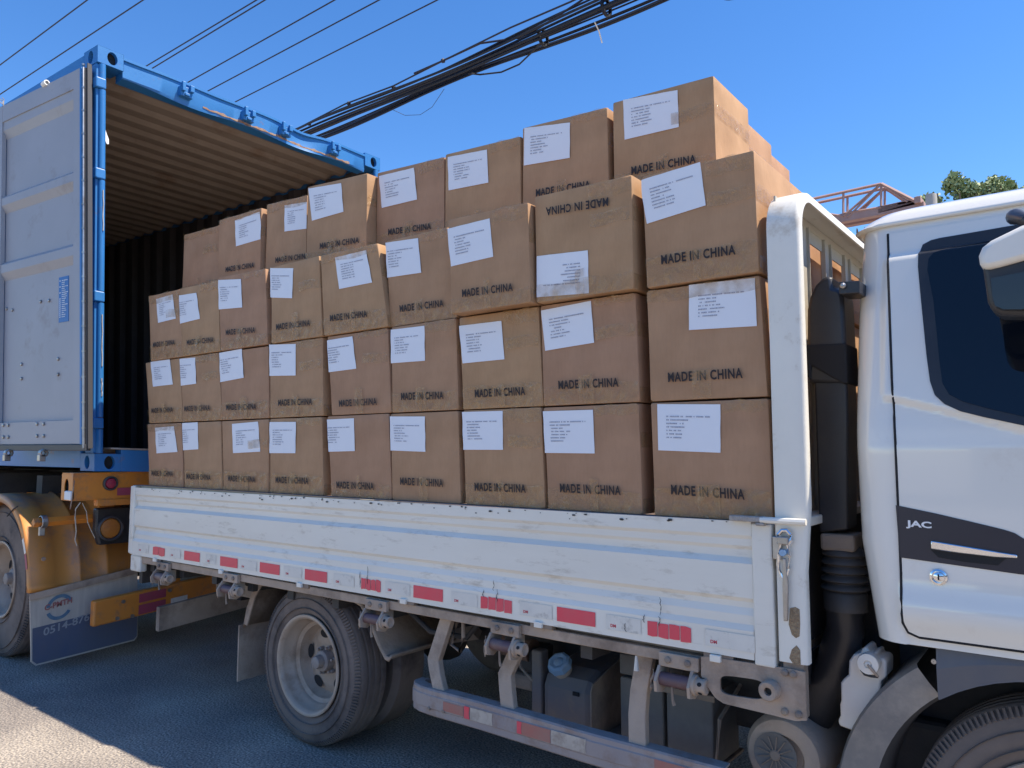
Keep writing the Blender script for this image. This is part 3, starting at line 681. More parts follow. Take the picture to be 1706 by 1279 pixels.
# header beam with dented lip
def dent(b, c):
    d = math.exp(-((b - 1.62) / .17) ** 2) * .020 + .002 * math.sin(b * 9)
    return d
rings = []
for k in range(61):
    b = .17 + (2.438 - .34) * k / 60; d = dent(b, 0)
    rings.append([cf(0 + d * .5, b, 2.885 - d), cf(.11, b, 2.90), cf(.11, b, 2.74), cf(.11, b, 2.725), cf(.02, b, 2.725 + .012 * math.sin(b * 7)), cf(.012 + d, b, 2.745), cf(.012 + d, b, 2.862 - d), cf(0 + d * .5, b, 2.866 - d)])
MB().sweep(rings).build('header_beam', M['blue'], cn, smooth=True, angle=25)
rl = []
for k in range(50):
    b = .75 + (2.1 - .75) * k / 49; d = dent(b, 0)
    rl.append([cf(.009 + d, b, 2.742 + .003 * math.sin(b * 60)), cf(.009 + d, b, 2.756 + .005 * math.sin(b * 37) + .004 * math.sin(b * 91)), cf(.03, b, 2.75), cf(.03, b, 2.738)])
MB().sweep(rl).build('rust_edge', M['rust'], cn)
for px, py in ((305, 158), (405, 200), (465, 222), (543, 250)):
    q = onX(px, py, -5.24); b = (q - CO).dot(CYv.normalized()) ; b = (q - cf(0, 0, 2.8)).dot(CYv) / CYv.dot(CYv)
    m2 = MB(); cbox(m2, -.03, .012, b - .045, b + .045, 2.76, 2.835)
    cbox(m2, -.055, -.03, b - .045, b - .02, 2.79, 2.86); cbox(m2, -.055, -.03, b + .015, b + .045, 2.80, 2.85); cbox(m2, -.045, -.03, b - .02, b + .015, 2.765, 2.785)
    m2.build('cam_keeper', M['blue'], cn, bevel=.004)
# top side rails, outer walls, floor, sill
for nm, b0, b1 in (('top_side_rail', .0, .06), ('top_side_rail', 2.378, 2.438)):
    cbox(MB(), .19, LEN, b0, b1, 2.80, 2.885).build(nm, M['blue'], cn, bevel=.005) if False else (lambda m: (cbox(m, .19, LEN, b0, b1, 2.80, 2.885), m.build(nm, M['blue'], cn, bevel=.005)))(MB())
for b0, b1 in ((.0, .05), (2.388, 2.438)):
    m = MB(); cbox(m, .19, LEN, b0, b1, .02, .155); m.build('bottom_side_rail', M['blue'], cn, bevel=.004)
def corr(fn, a0, a1, period, depth):
    P = []; a = a0
    while a < a1:
        for f, d in ((0, 0), (.28, 0), (.5, 1), (.78, 1)): P.append((a + f * period, d * depth))
        a += period
    return P
cr = corr(None, .13, LEN, .278, .036)
m = MB(); m.grid([[cf(a, .012 + d, .155) for a, d in cr], [cf(a, .012 + d, 2.80) for a, d in cr]]); m.build('side_wall', M['blue'], cn, recalc=False)
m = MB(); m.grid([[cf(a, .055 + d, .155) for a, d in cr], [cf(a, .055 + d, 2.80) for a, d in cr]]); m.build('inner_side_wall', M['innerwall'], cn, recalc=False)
m = MB(); m.grid([[cf(a, 2.426 - d, .155) for a, d in cr], [cf(a, 2.426 - d, 2.80) for a, d in cr]]); m.build('side_wall', M['blue'], cn, recalc=False)
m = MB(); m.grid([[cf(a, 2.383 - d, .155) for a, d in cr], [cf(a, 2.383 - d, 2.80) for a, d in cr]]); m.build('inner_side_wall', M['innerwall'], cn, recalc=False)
P = corr(None, .10, LEN, .21, .026)
m = MB(); m.grid([[cf(a, .03, 2.84 - d) for a, d in P], [cf(a, 2.41, 2.84 - d) for a, d in P]]); m.build('roof_underside', M['inner'], cn, recalc=False)
m = MB(); m.grid([[cf(a, .03, 2.875 - d * .6) for a, d in P], [cf(a, 2.41, 2.875 - d * .6) for a, d in P]]); m.build('roof_sheet', M['blue'], cn, recalc=False)
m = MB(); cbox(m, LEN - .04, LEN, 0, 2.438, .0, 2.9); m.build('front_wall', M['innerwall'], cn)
m = MB(); cbox(m, .08, LEN - .04, .05, 2.39, .13, .158); m.build('floor', M['plywood'], cn)
m = MB(); cbox(m, .0, .08, .17, 2.268, .0, .148); m.build('rear_sill', M['blue'], cn, bevel=.004)
m = MB(); cbox(m, -.006, .16, .10, 2.34, .149, .160); m.build('sunlit_sill_plate', M['bare'], cn, bevel=.002)  # bright bare steel, standing in for sunlight on the sill edge
# torn strap hanging at the top of the opening
s0 = cf(.03, .14, 2.45)
m = MB(); P = [[onX(px + dx, py, -5.28) for dx in (0, w_)] for px, py, w_ in ((169, 200, 2), (171, 212, 3), (173, 224, 5), (174, 232, 7), (178, 240, 3))]
m.grid(P); o = m.build('torn_tape', M['string'], cn, recalc=False); sm = o.modifiers.new('s', 'SOLIDIFY'); sm.thickness = .003
# ---- near door, folded back along the side; the inside faces the street
PN = Vector((.104, -1, 0)); PP = Vector((-5.3, -.27, 1.5))
d_rb = onP(135, 739, PP, PN); d_rt = onP(135, 112, PP, PN)
dir_ = Vector((-1, -.104, 0)).normalized(); nout = Vector((.104, -1, 0)).normalized()
DWID = 1.19; DZ = (d_rt.z - d_rb.z)
def df(u, v, off=0):  # u metres from the hinge edge, v metres up, off towards the street
    p = lerp(d_rb, d_rt, v / DZ); return p + dir_ * u + nout * off
door = None
def dbox(mb, u0, u1, v0, v1, o0, o1):
    return mb.hexa([df(u0, v0, o0), df(u1, v0, o0), df(u1, v0, o1), df(u0, v0, o1), df(u0, v1, o0), df(u1, v1, o0), df(u1, v1, o1), df(u0, v1, o1)])
m = MB(); dbox(m, 0.012, .095, .0, DZ, -.03, 0); dbox(m, DWID - .095, DWID - .012, .0, DZ, -.03, 0)
dbox(m, .0955, DWID - .0955, DZ - .13, DZ, -.03, -.001)
# profile of the corrugated field between the frame stiles
def vz(py, px=112): return (onP(px, py, PP, PN).z - d_rb.z)
prof = [(0.0, -.010), (vz(700), -.010), (vz(700) + .004, -.034)]
for lo, hi in (((440), (405)), ((317), (284))):
    prof += [(vz(lo), -.034), (vz(lo) + .055, -.004), (vz(hi) - .03, -.004), (vz(hi), -.034)]
prof += [(vz(182), -.034), (vz(168), -.008), (DZ - .13, -.008)]
m.grid([[df(.095, v, o), df(DWID - .095, v, o)] for v, o in prof])
door = m.build('door_leaf', M['doorin'], cn, recalc=False)
m = MB(); dbox(m, 0, DWID, -.004, DZ, -.055, -.0352); m.build('door_outer_skin', M['blue'], door)
m = MB(); dbox(m, -.012, .012, -.004, DZ, -.035, .004); m.build('door_edge', M['blue'], door, bevel=.003)
m = MB(); dbox(m, -.050, -.0125, -.03, DZ - .01, -.035, -.004); dbox(m, -.05, DWID, -.045, -.0045, -.035, .0)
m.build('door_gasket', M['gasket'], door, bevel=.004)
m = MB(); m.tube([df(-.036, -.03, .004), df(-.036, DZ - .012, .004)], .0075, 8)
for k in range(16): m.lathe([(-.006, .011), (.006, .011)], df(-.036, .1 + k * .165, .004), 'z', 8, True)
m.build('gasket_strip', M['steel'], door, smooth=True)
m = MB(); dbox(m, -.064, -.056, -.03, DZ + .02, -.04, -.01); m.build('gasket_strip', M['gasket'], door)
# data plate
u0, u1 = .145, .265; v0 = vz(535, 96); v1 = vz(460, 96)
c = onP(98, 497, PP, PN); uu = (d_rb + (d_rt - d_rb) * ((c.z - d_rb.z) / DZ) - c).dot(-dir_) if False else (c - lerp(d_rb, d_rt, (c.z - d_rb.z) / DZ)).dot(dir_)
v0 = onP(98, 535, PP, PN).z - d_rb.z; v1 = onP(98, 459, PP, PN).z - d_rb.z
m = MB(); dbox(m, uu - .062, uu + .062, v0, v1, -.036, -.031); pl = m.build('data_plate', M['plate'], door)
m = MB(); rnd = random.Random(2)
for k in range(19):
    v = v1 - .03 - k * (v1 - v0 - .05) / 19; a = uu + .02; e = uu - rnd.uniform(-.005, .052)
    while a > e:
        wd = rnd.uniform(.004, .012); m.add([df(a, v, -.0295), df(a - wd, v, -.0295), df(a - wd, v + .006, -.0295), df(a, v + .006, -.0295)], [(0, 1, 2, 3)]); a -= wd + .004
    if k % 3 == 0 or k > 9: m.add([df(uu + .05, v, -.0295), df(uu + .036, v, -.0295), df(uu + .036, v + .007, -.0295), df(uu + .05, v + .007, -.0295)], [(0, 1, 2, 3)])
m.build('plate_print', M['letter'], pl, recalc=False)
# bolts
for px, py in ((60, 501), (74, 499), (3, 513), (13, 515), (28, 606), (89, 597), (28, 630), (89, 623), (60, 706), (71, 706), (60, 726), (71, 726), (4, 708), (12, 708), (4, 728), (12, 728)):
    q = onP(px, py, PP, PN) - nout * (.010 if py > 700 else .034)
    m = MB(); m.lathe([(0, .0125), (-.008, .0125), (-.011, .006), (-.011, .0005)], q, 'y', 10); m.build('bolt', M['steel'], door)
m = MB(); q = df(.47, DZ + .01, .0); m.lathe([(-.03, .012), (-.03, .02), (.03, .02), (.03, .012)], q, 'x', 10); m.build('bolt', M['string'], door)
m = MB()
for k in range(3):
    q = df(1.08, DZ, 0.0); m.tube([q, q + Vector((.02 * k - .04, 0, .03 + .01 * k)), q + Vector((-.05 + .04 * k, -.02, .045))], .003, 5)
m.build('straw_wisp', M['straw'], door)
# rail clips below the door
for px in (14, 72):
    q = onP(px, 757, PP, PN); m = MB(); m.lathe([(-.02, .015), (-.02, .028), (.02, .028), (.02, .015)], q + Vector((0, 0, .01)), 'x', 10)
    m.box((q.x - .02, q.y - .03, q.z - .045), (q.x + .02, q.y + .01, q.z)); m.build('door_clip', M['steel'], cn, bevel=.004)

# ================================================================ SEMI TRAILER
tl = thing('semi_trailer', (-5.6, 1.1, 0), 'orange container trailer with dirty mudflap and orange fender, behind the white truck', 'trailer')
XB = -5.27
m = MB()
y0, y1 = -.226, 2.32
# rear cross beam, with bracket end
holed(m, (XB - .17, y0, 1.145), (1, 0, 0), (0, 0, 1), .17, .165, .075, .078, .034, .055, (0, 1, 0), .004)
m.box((XB - .004, y0, 1.145), (XB, y1, 1.31)).box((XB - .17, y0, 1.3101), (XB + .004, y1, 1.318)).box((XB - .17, y0, 1.137), (XB, y1, 1.1449))
m.box((XB - .174, y0, 1.137), (XB - .1701, y1, 1.31))
m.build('rear_beam', M['orange'], tl, bevel=.0015)
m = MB(); m.box((XB - .15, y0 + .02, 1.15), (XB - .02, y0 + .03, 1.30)); m.build('beam_hole_shade', M['seal'], tl)  # black sheet behind the bracket hole, in place of its shade
m = MB(); m.box((XB - .05, -.07, 1.095), (XB + .006, y1, 1.1369)); m.build('beam_lip', M['orange'], tl, bevel=.003)
c = onX(183, 805, XB); m = MB(); m.lathe([(.0, .048), (.018, .048), (.022, .040), (.016, .036)], (XB, c.y, c.z), 'x', 24); lm = m.build('marker_lamp', M['gasket'], tl, smooth=True)
m = MB(); m.lathe([(.010, .036), (.022, .03), (.026, .001)], (XB, c.y, c.z), 'x', 24); m.build('lens', M['redlens'], lm, smooth=True)
a = onX(195, 828, XB + .004); b = onX(250, 808, XB + .004)
m = MB(); m.box((XB + .001, a.y, a.z + .012), (XB + .004, a.y + .36, a.z + .062)); m.build('reflector', M['magenta'], tl)
# amber lamp cluster
XL = XB - .10
lb = onX(158, 908, XL); lt = onX(158, 848, XL)
m = MB(); P = []
yy0, zz0, zz1 = lb.y, onX(190, 906, XL).z, onX(190, 845, XL).z
poly = [(XL, yy0 + .03, zz0), (XL, yy0 + .75, zz0), (XL, yy0 + .75, zz1), (XL, yy0 + .0, zz1), (XL, yy0, zz0 + .10)]
m.prism(poly, (-.06, 0, 0)); hs = m.build('lamp_housing', M['black_plastic'], tl, bevel=.012)
c = onX(184, 880, XL + .01)
m = MB(); m.lathe([(0, .085), (.022, .085), (.026, .075), (.012, .068)], (XL, c.y, c.z), 'x', 32); m.build('lamp_ring', M['gasket'], hs, smooth=True)
m = MB(); m.lathe([(.004, .070), (.014, .062), (.020, .03), (.021, .001)], (XL, c.y, c.z), 'x', 32); m.build('lens', M['amber'], hs, smooth=True)
c = onX(232, 872, XL + .01)
m = MB(); m.lathe([(0, .075), (.018, .07), (.022, .001)], (XL, c.y + .03, c.z), 'x', 32); m.build('lens', M['redlens'], hs, smooth=True)
def strand(pts, r=.004, m_='straw'):
    MB().tube([onX(px, py, XB + .02) for px, py in pts], r, 5).build('frayed_cord', M[m_], tl)
strand(((134, 837), (126, 848), (125, 862), (127, 885), (125, 900), (128, 909)))
strand(((137, 838), (144, 852), (146, 870), (152, 884), (158, 896)), .003)
strand(((124, 800), (120, 830), (117, 848)), .004, 'rust')
strand(((221, 835), (217, 850), (216, 864)), .003)
m = MB(); q = onX(117, 826, XB + .0); m.box((q.x - .1, q.y - .0, q.z - .03), (q.x, q.y + .03, q.z + .03)); m.build('side_lamp', M['string'], tl, bevel=.008)
# long chassis rails and deck edge
for y in (.62, 1.55): m = MB(); m.box((-14, y, .78), (XB - .18, y + .16, 1.28)); m.build('chassis_rail', M['dark'], tl)
m = MB(); m.box((-14, .12, 1.02), (XB - .4, .22, 1.12)); m.build('side_rail', M['orange'], tl)
m = MB()
for k in range(9): m.box((-6.2 - k * .9, -.1, 1.1), (-6.1 - k * .9, 2.3, 1.28))
m.build('cross_member', M['dark'], tl)
# fender: arc shell + flat rear drop, with flange towards the street
FX, FZ, FR = -6.17, .52, .64
path = [(FX + FR * math.cos(R(a)), FZ + FR * math.sin(R(a))) for a in range(150, 4, -6)] + [(FX + FR + .004, FZ + .06), (FX + FR + .006, FZ + .02)]
def off_path(d): return [(FX + (x - FX) * (1 - d / FR), FZ + (z - FZ) * (1 - d / FR)) if z > FZ else (x - d, z) for x, z in path]
rows = []
for y, d in ((-.345, .060), (-.352, .050), (-.352, .008), (-.340, 0), (-.20, 0), (-.195, .006), (-.06, .006), (-.05, -.006), (-.035, -.006), (-.025, .006), (.12, .006), (.13, -.004), (.15, -.004), (.16, .006), (.34, .006), (.35, .012)):
    rows.append([Vector((x, y, z)) for x, z in off_path(d)])
m = MB().grid(rows); fd = m.build('fender', M['fender'], tl, smooth=True, recalc=False, angle=60); sm = fd.modifiers.new('s', 'SOLIDIFY'); sm.thickness = .006
for (a0, a1, mm) in ((36, 26, 'whitestk'), (25.5, 16, 'magenta')):
    ro = []
    for i in range(8):
        a = R(lerp(a0, a1, i / 7)); ro.append([Vector((FX + (FR - dd) * math.cos(a), -.356, FZ + (FR - dd) * math.sin(a))) for dd in (.016, .046)])
    MB().grid(ro).build('fender_reflector', M[mm], fd, recalc=False)
MB().tube([onY(12, 860, -.358), onY(22, 848, -.358), onY(30, 843, -.352)], .004, 5).build('fender_crack', M['seal'], fd)
q = onX(72, 931, FX + FR); MB().lathe([(0, .014), (.008, .012), (.008, .001)], (FX + FR + .004, q.y, q.z), 'x', 12).build('rivet', M['rust'], fd)
A = onX(55, 871, -5.46); m = MB(); m.tube([(-5.46, A.y, A.z), (-5.46, .45, A.z + .012)], .030, 4); m.build('support_bar', M['orange'], tl, bevel=.003)
m = MB(); q = onX(72, 869, -5.44); m.lathe([(-.018, .036), (-.018, .042), (.018, .042), (.018, .036)], q, 'y', 12); m.box((q.x - .02, q.y - .02, q.z - .09), (q.x, q.y + .015, q.z - .03)); m.build('clamp', M['steel'], tl, bevel=.004)
# mudflap below the fender
XF = FX + FR + .012
def fp(px, py, o=0): return onX(px, py, XF + o)
m = MB(); m.prism([fp(50, 994), fp(229, 948), fp(229, 1060), fp(224, 1067), fp(60, 1109), fp(52, 1103)], (-.012, 0, 0)); fl = m.build('mudflap', M['flap'], tl)
m = MB(); m.prism([fp(50, 990, .012), fp(229, 944, .012), fp(229, 955, .012), fp(50, 1001, .012)], (-.008, 0, 0)); m.build('flap_strip', M['beige_dust'], fl)
m = MB(); m.add([fp(54, 1047, .003), fp(229, 1003, .003), fp(228, 1059, .003), fp(223, 1065, .003), fp(61, 1106, .003), fp(54, 1101, .003)], [tuple(range(6))]); m.build('flap_print', M['flapblue'], fl, recalc=False)
# round emblem: two arcs with a slanted word between
C0 = fp(99, 1011, .004); ey = (fp(109, 1008.5, .004) - fp(99, 1011, .004)).normalized(); ez = Vector((0, 0, 1))
def arc(r0, r1, a0, a1, n=20):
    return [[C0 + ey * (r * math.cos(R(lerp(a0, a1, k / n)))) + ez * (r * math.sin(R(lerp(a0, a1, k / n)))) for r in (r0, r1)] for k in range(n + 1)]
m = MB(); m.grid(arc(.060, .082, 20, 170)).grid(arc(.060, .082, 200, 330)); m.build('emblem_ring', mat('faded_teal_blue_print', (.06, .13, .24), .6, second=(.15, .24, .27), scale=25), fl, recalc=False)
ux = (fp(120, 1001, .005) - fp(74, 1015, .005)); put_text(text_mesh('C-PMTH', .03), fp(74, 1018, .005), ux, (0, 0, .038), 'emblem_word', mat('faded_red_print', (.33, .11, .10), .7), fl)
ux = fp(149, 1033, .005) - fp(72, 1060, .005); put_text(text_mesh('0514-876', .02), fp(72, 1060, .005), ux, (0, 0, .052), 'phone_number', M['flapgrey'], fl)
# wheel
def wheel(parent, cx, cy, cz, Rr, rimr, W, deep, face=-1, n=72, holes=8, hole_r=.036, lugs=8, hubr=.07, disc_r=None, rough_tread=True):
    """cy: y of the outer sidewall; face -1 looks towards the street"""
    w = thing_part('wheel', parent)
    s_ = -face
    pr = [(0.018, rimr + .004), (.006, rimr + .02), (0, rimr + .05), (-.006, (rimr + Rr) / 2), (0.0, Rr - .055), (.004, Rr - .03), (.016, Rr - .018), (.03, Rr - .004)]
    k = 4
    for i in range(k):
        a = .03 + (W - .06) * i / k; b = .03 + (W - .06) * (i + 1) / k
        pr += [(a + .006, Rr), (b - .010, Rr), (b - .008, Rr - .010), (b - .001, Rr - .010)]
    pr += [(W - .03, Rr - .004), (W - .01, Rr - .03), (W, Rr - .08), (W - .005, rimr + .05), (W - .02, rimr)]
    MB().lathe([(h * s_, r) for h, r in pr], (cx, cy, cz), 'y', n).build('tyre', M['tyre'], w, smooth=True, angle=50)
    # shoulder lugs
    lg = MB()
    for i in range(150):
        a = 2 * math.pi * i / 150; ca, sa = math.cos(a), math.sin(a); t = Vector((-sa, 0, ca)); rd = Vector((ca, 0, sa)); c = Vector((cx, cy, cz))
        for (h0, r0, h1, r1) in ((.004, Rr - .030, .022, Rr - .007),):
            p0 = c + Vector((0, h0 * s_, 0)) + rd * r0; p1 = c + Vector((0, h1 * s_, 0)) + rd * r1
            nrm = Vector((0, -.8 * s_, 0)) * .006 + rd * .004; wv = t * .0036
            lg.hexa([p0 - wv, p0 + wv, p0 + wv + nrm, p0 - wv + nrm, p1 - wv, p1 + wv, p1 + wv + nrm, p1 - wv + nrm])
    lg.build('tread_lugs', M['tyre'], w)
    rg = MB()
    for r in (Rr - .062, rimr + .042): rg.lathe([(-.002 * s_, r - .002), (-.010 * s_, r), (-.002 * s_, r + .002)], (cx, cy, cz), 'y', n)
    rg.build('sidewall_rib', M['tyre'], w, smooth=True)
    dr = disc_r or rimr - .055
    rp = [(.030, rimr - .012), (.012, rimr - .004), (.004, rimr + .006), (.002, rimr + .010), (-.004, rimr + .008), (-.006, rimr + .0), (.0, rimr - .010), (.02, rimr - .018), (.05, rimr - .020), (.06, rimr - .032), (deep * .55, rimr - .036), (deep * .62, dr + .008), (deep * .9, dr), (deep, dr - .012)]
    MB().lathe([(h * s_, r) for h, r in rp], (cx, cy, cz), 'y', n).build('rim', M['rim'], w, smooth=True, angle=50)
    dp = [(deep - .001, dr - .008), (deep - .012, dr - .03), (deep - .022, dr - .06), (deep - .012, hubr + .015), (deep - .018, hubr), (deep - .018, .001)]
    MB().lathe([(h * s_, r) for h, r in dp], (cx, cy, cz), 'y', n).build('wheel_disc', M['rim'], w, smooth=True, angle=60)
    hm = MB()
    for i in range(holes):
        a = 2 * math.pi * (i + .35) / holes; r = dr - .042; c = Vector((cx + r * math.cos(a), cy + (deep - .0255) * s_, cz + r * math.sin(a)))
        rd = Vector((math.cos(a), 0, math.sin(a))); t = Vector((-math.sin(a), 0, math.cos(a)))
        hole = MB().add([c + rd * (hole_r * .62 * math.cos(q * .3927)) + t * (hole_r * math.sin(q * .3927)) + Vector((0, (.004 + .004 * math.cos(q * .3927)) * -s_ * -1 * 0, 0)) for q in range(16)], [tuple(range(16))])
        hole.build('hand_hole_shade', M['seal'], w, recalc=False)  # flat black disc painted as the shade of an open hole
    hb = [(deep - .018, hubr), (deep - .060, hubr - .004), (deep - .066, hubr - .012), (deep - .066, hubr * .62), (deep - .10, hubr * .56), (deep - .105, hubr * .4), (deep - .105, .001)]
    MB().lathe([(h * s_, r) for h, r in hb], (cx, cy, cz), 'y', 32).build('hub', M['hub'], w, smooth=True, angle=40)
    for i in range(lugs):
        a = 2 * math.pi * (i + .2) / lugs; r = hubr + .012
        MB().lathe([((deep - .012) * s_, .011), ((deep - .036) * s_, .011), ((deep - .038) * s_, .007), ((deep - .052) * s_, .0065), ((deep - .052) * s_, .0005)], (cx + r * math.cos(a), cy, cz + r * math.sin(a)), 'y', 8).build('wheel_nut', M['hub'], w)
    return w
def thing_part(name, parent):
    o = bpy.data.objects.new(name, None); col.objects.link(o); o.parent = parent; o['_o'] = list(parent['_o']); o.empty_display_size = .1; return o
wheel(tl, -6.28, -.27, .54, .54, .262, .27, .13, holes=8)
wheel(tl, -7.60, -.27, .54, .54, .262, .27, .13, holes=8)
for x in (-6.28, -7.6):
    m = MB(); m.lathe([(0, .3), (0, .525), (.56, .525), (.56, .3)], (x, 1.85, .525), 'y', 40, True); m.build('far_wheel', M['tyre'], tl, smooth=True)
    m = MB(); m.lathe([(0, .3), (0, .52), (.27, .52), (.27, .3)], (x, .06, .525), 'y', 40); m.build('inner_wheel', M['tyre'], tl, smooth=True)
    m = MB(); m.tube([(x, -.1, .525), (x, 2.3, .525)], .09, 10); m.build('axle', M['dark'], tl)
# under-run bar (rises slightly to the far side)
def ub(px, py): return onX(px, py, -5.30)
A0 = ub(157, 1002); A1 = ub(157, 1045); B0 = ub(370, 955)
sl_ = (B0.z - A0.z) / (B0.y - A0.y); h = A0.z - A1.z
def bar(mb, x0, x1, ya, yb, z0, h, s): mb.hexa([Vector((x, y, z0 + (y - ya) * s + dz)) for dz in (0, h) for (x, y) in ((x0, ya), (x1, ya), (x1, yb), (x0, yb))])
m = MB(); bar(m, -5.36, -5.30, A0.y, 2.25, A1.z, h, sl_); br = m.build('underrun_bar', M['orange'], tl, bevel=.012)
for (pa, pb, dz0, dz1, mm) in ((232, 276, .092, .150, 'magenta'), (232, 276, .012, .075, 'magenta'), (285, 312, .02, .07, 'whitestk')):
    y_a = onX(pa, 1000, -5.297).y; y_b = onX(pb, 1000, -5.297).y
    m = MB(); z = A1.z + (y_a - A0.y) * sl_; bar(m, -5.2995, -5.296, y_a, y_b, z + dz0, dz1 - dz0, sl_); m.build('bar_reflector', M[mm], br)
for px, py in ((205, 1002), (220, 1026), (195, 1030), (282, 983)):
    q = ub(px, py); MB().lathe([(0, .013), (.012, .012), (.012, .001)], (-5.30, q.y, q.z), 'x', 8).build('bolt', M['steel'], br)
for y in (.5, 1.6): m = MB(); m.box((-5.42, y, .45), (-5.365, y + .08, 1.2)); m.build('bar_bracket', M['orange'], tl)

# fender and flap of the far side wheels
rows = [[Vector((x, y, z)) for x, z in off_path(0)] for y in (1.75, 2.45)]
m = MB().grid(rows); o = m.build('fender', M['fender'], tl, smooth=True, recalc=False); sm = o.modifiers.new('s', 'SOLIDIFY'); sm.thickness = .006
m = MB(); m.box((XF - .012, 1.75, .06), (XF, 2.45, .60)); m.build('mudflap', M['flapblue'], tl)

# ================================================================ THE TRUCK
tk = thing('cargo_truck', (-2.2, 1.05, 0), 'white flatbed truck loaded with brown cartons, cab at the right, dusty wheels', 'truck')
BX0, BX1 = -4.93, -.806
# ---- side board: pressed profile extruded along the bed
bp_ = [(1.236, .0), (1.192, .0), (1.180, .008), (1.158, .008), (1.146, .017), (1.122, .017), (1.104, .0), (.998, .0), (.984, .012), (.966, .012), (.944, .004), (.916, .004), (.898, -.004), (.812, -.004)]
def zb(x, z): return z + (x + 2.8) * .004
mb = MB(); xs = [-4.895 + (4.02) * i / 60 for i in range(61)]
rw = []
for z, y in bp_:
    rw.append([Vector((x, y + .0012 * noise.noise(Vector((x * 1.7, z * 6, 3))), zb(x, z))) for x in xs])
mb.grid(rw)
mb.box((-4.895, .034, .812), (-.875, .037, 1.236))
sb = mb.build('side_board', M['board'], tk, recalc=False, smooth=True, angle=12)
for x0, x1, nm in ((BX0, -4.8955, 'board_stile'), (-.8745, BX1 - .004, 'board_stile')):
    m = MB(); m.box((x0, -.006, .806), (x1, .036, 1.240)); m.build(nm, M['board'], tk, bevel=.006)
m = MB(); m.box((BX0 + .005, .004, 1.2405), (BX1 - .01, .055, 1.2425)); m.build('board_gap_strip', mat('blue_grey_gap_strip', (.10, .12, .17), .5, second=(.2, .2, .2), scale=9), tk)  # dark strip colours in the shadow gap and rubber above the board
# chips of worn paint along the top edge
rnd = random.Random(8); m = MB()
for k in range(70):
    x = rnd.uniform(-4.7, -.95); z = 1.236 - abs(rnd.gauss(0, .012)); s_ = rnd.uniform(.002, .009)
    n_ = 6; m.add([(x + s_ * rnd.uniform(.5, 1.6) * math.cos(a * 1.047), -.0035, zb(x, min(z, 1.232)) + s_ * .5 * math.sin(a * 1.047)) for a in range(n_)], [tuple(range(n_))])
tag(m.build('paint_chips', M['dark'], sb, recalc=False), kind='stuff')
m = MB()
for px, py, h in ((600, 965, 26), (612, 958, 30), (822, 975, 18), (828, 992, 22), (1100, 1010, 30), (1098, 1035, 16), (1042, 1045, 14), (1072, 1030, 14), (805, 988, 12)):
    a = onY(px, py - h / 2, -.007); b = onY(px, py + h / 2, -.007)
    P = [lerp(a, b, t / 6) + Vector((rnd.uniform(-.004, .004), 0, 0)) for t in range(7)]
    m.tube(P, [.0006, .0012, .0016, .001, .0018, .0012, .0006], 5)
tag(m.build('bent_crack', M['dark'], sb), kind='stuff')
# reflective strips
reds = [(255, 275), (307, 333), (367, 396), (433, 466), (508, 545), (602, 635), (689, 738), (801, 854), (928, 992), (1079, 1153)]
whites = [(230, 248), (283, 301), (343, 360), (400, 428), (473, 503), (556, 590), (642, 683), (752, 796), (866, 920), (1010, 1068), (1175, 1258)]
DM = text_mesh('DM', .04, 1.2)
for lst, mm in ((reds, 'red'), (whites, 'whitestk')):
    for i, (a, b) in enumerate(lst):
        xa = xat(a, -.005, .86); xb = xat(b, -.005, .86); m = MB()
        z0, z1 = zb(xa, .834), zb(xa, .886)
        if mm == 'red' and i in (0, 5, 7, 9):   # crazed, torn strips
            n_ = 4 if i else 2
            for k in range(n_):
                u0 = lerp(xa, xb, k / n_); u1 = lerp(xa, xb, (k + 1) / n_) - .003
                m.add([(u0, -.0062, z0 + rnd.uniform(-.003, .004)), ((u0 + u1) / 2, -.0062, z0 + rnd.uniform(-.003, .004)), (u1, -.0062, z0 + rnd.uniform(-.003, .005)), (u1, -.0062, z1 - rnd.uniform(0, .006)), ((u0 + u1) / 2, -.0062, z1 - rnd.uniform(0, .004)), (u0, -.0062, z1 - rnd.uniform(0, .006))], [tuple(range(6))])
        else: m.add([(xa, -.0062, z0), (xb, -.0062, z0 + .001), (xb, -.0062, z1), (xa, -.0062, z1)], [(0, 1, 2, 3)])
        st = m.build('reflective_strip', M[mm], sb, recalc=False)
        if mm == 'whitestk' and xb - xa > .07:
            put_text(DM, (xa + .018, -.0068, z0 + .010), (.022, 0, 0), (0, 0, .011), 'strip_mark', M['redmark'], sb)
# bed: floor, far board, tailgate, sills, cross members
m = MB(); m.box((-4.93, .04, .80), (-.80, 2.10, .83)); m.build('bed_floor', M['beige_dust'], tk)
m = MB(); m.box((BX0, 2.10, .81), (BX1, 2.135, 1.24)); m.build('far_side_board', M['board'], tk, bevel=.004)
m = MB(); m.box((BX0 - .03, .0, .81), (BX0 - .002, 2.135, 1.235)); m.build('tailgate', M['board'], tk, bevel=.004)
m = MB(); m.hexa([Vector(p) for p in ((-4.90, .012, .757), (-1.02, .012, .762), (-1.02, .06, .762), (-4.90, .06, .757), (-4.90, .012, .7985), (-1.02, .012, .7985), (-1.02, .06, .7985), (-4.90, .06, .7985))])
m.build('bed_sill', M['beige_dust'], tk, bevel=.004)
m = MB(); m.box((-4.93, .002, .70), (-4.80, .05, .803)); m.build('sill_corner', M['post'], tk, bevel=.01)
m = MB(); m.box((-4.90, 2.07, .74), (-.80, 2.12, .7985)); m.build('bed_sill', M['dark'], tk)
for k in range(12): m = MB(); m.box((-4.8 + k * .36, .07, .70), (-4.75 + k * .36, 2.06, .7995)); m.build('cross_member', M['dark'], tk)
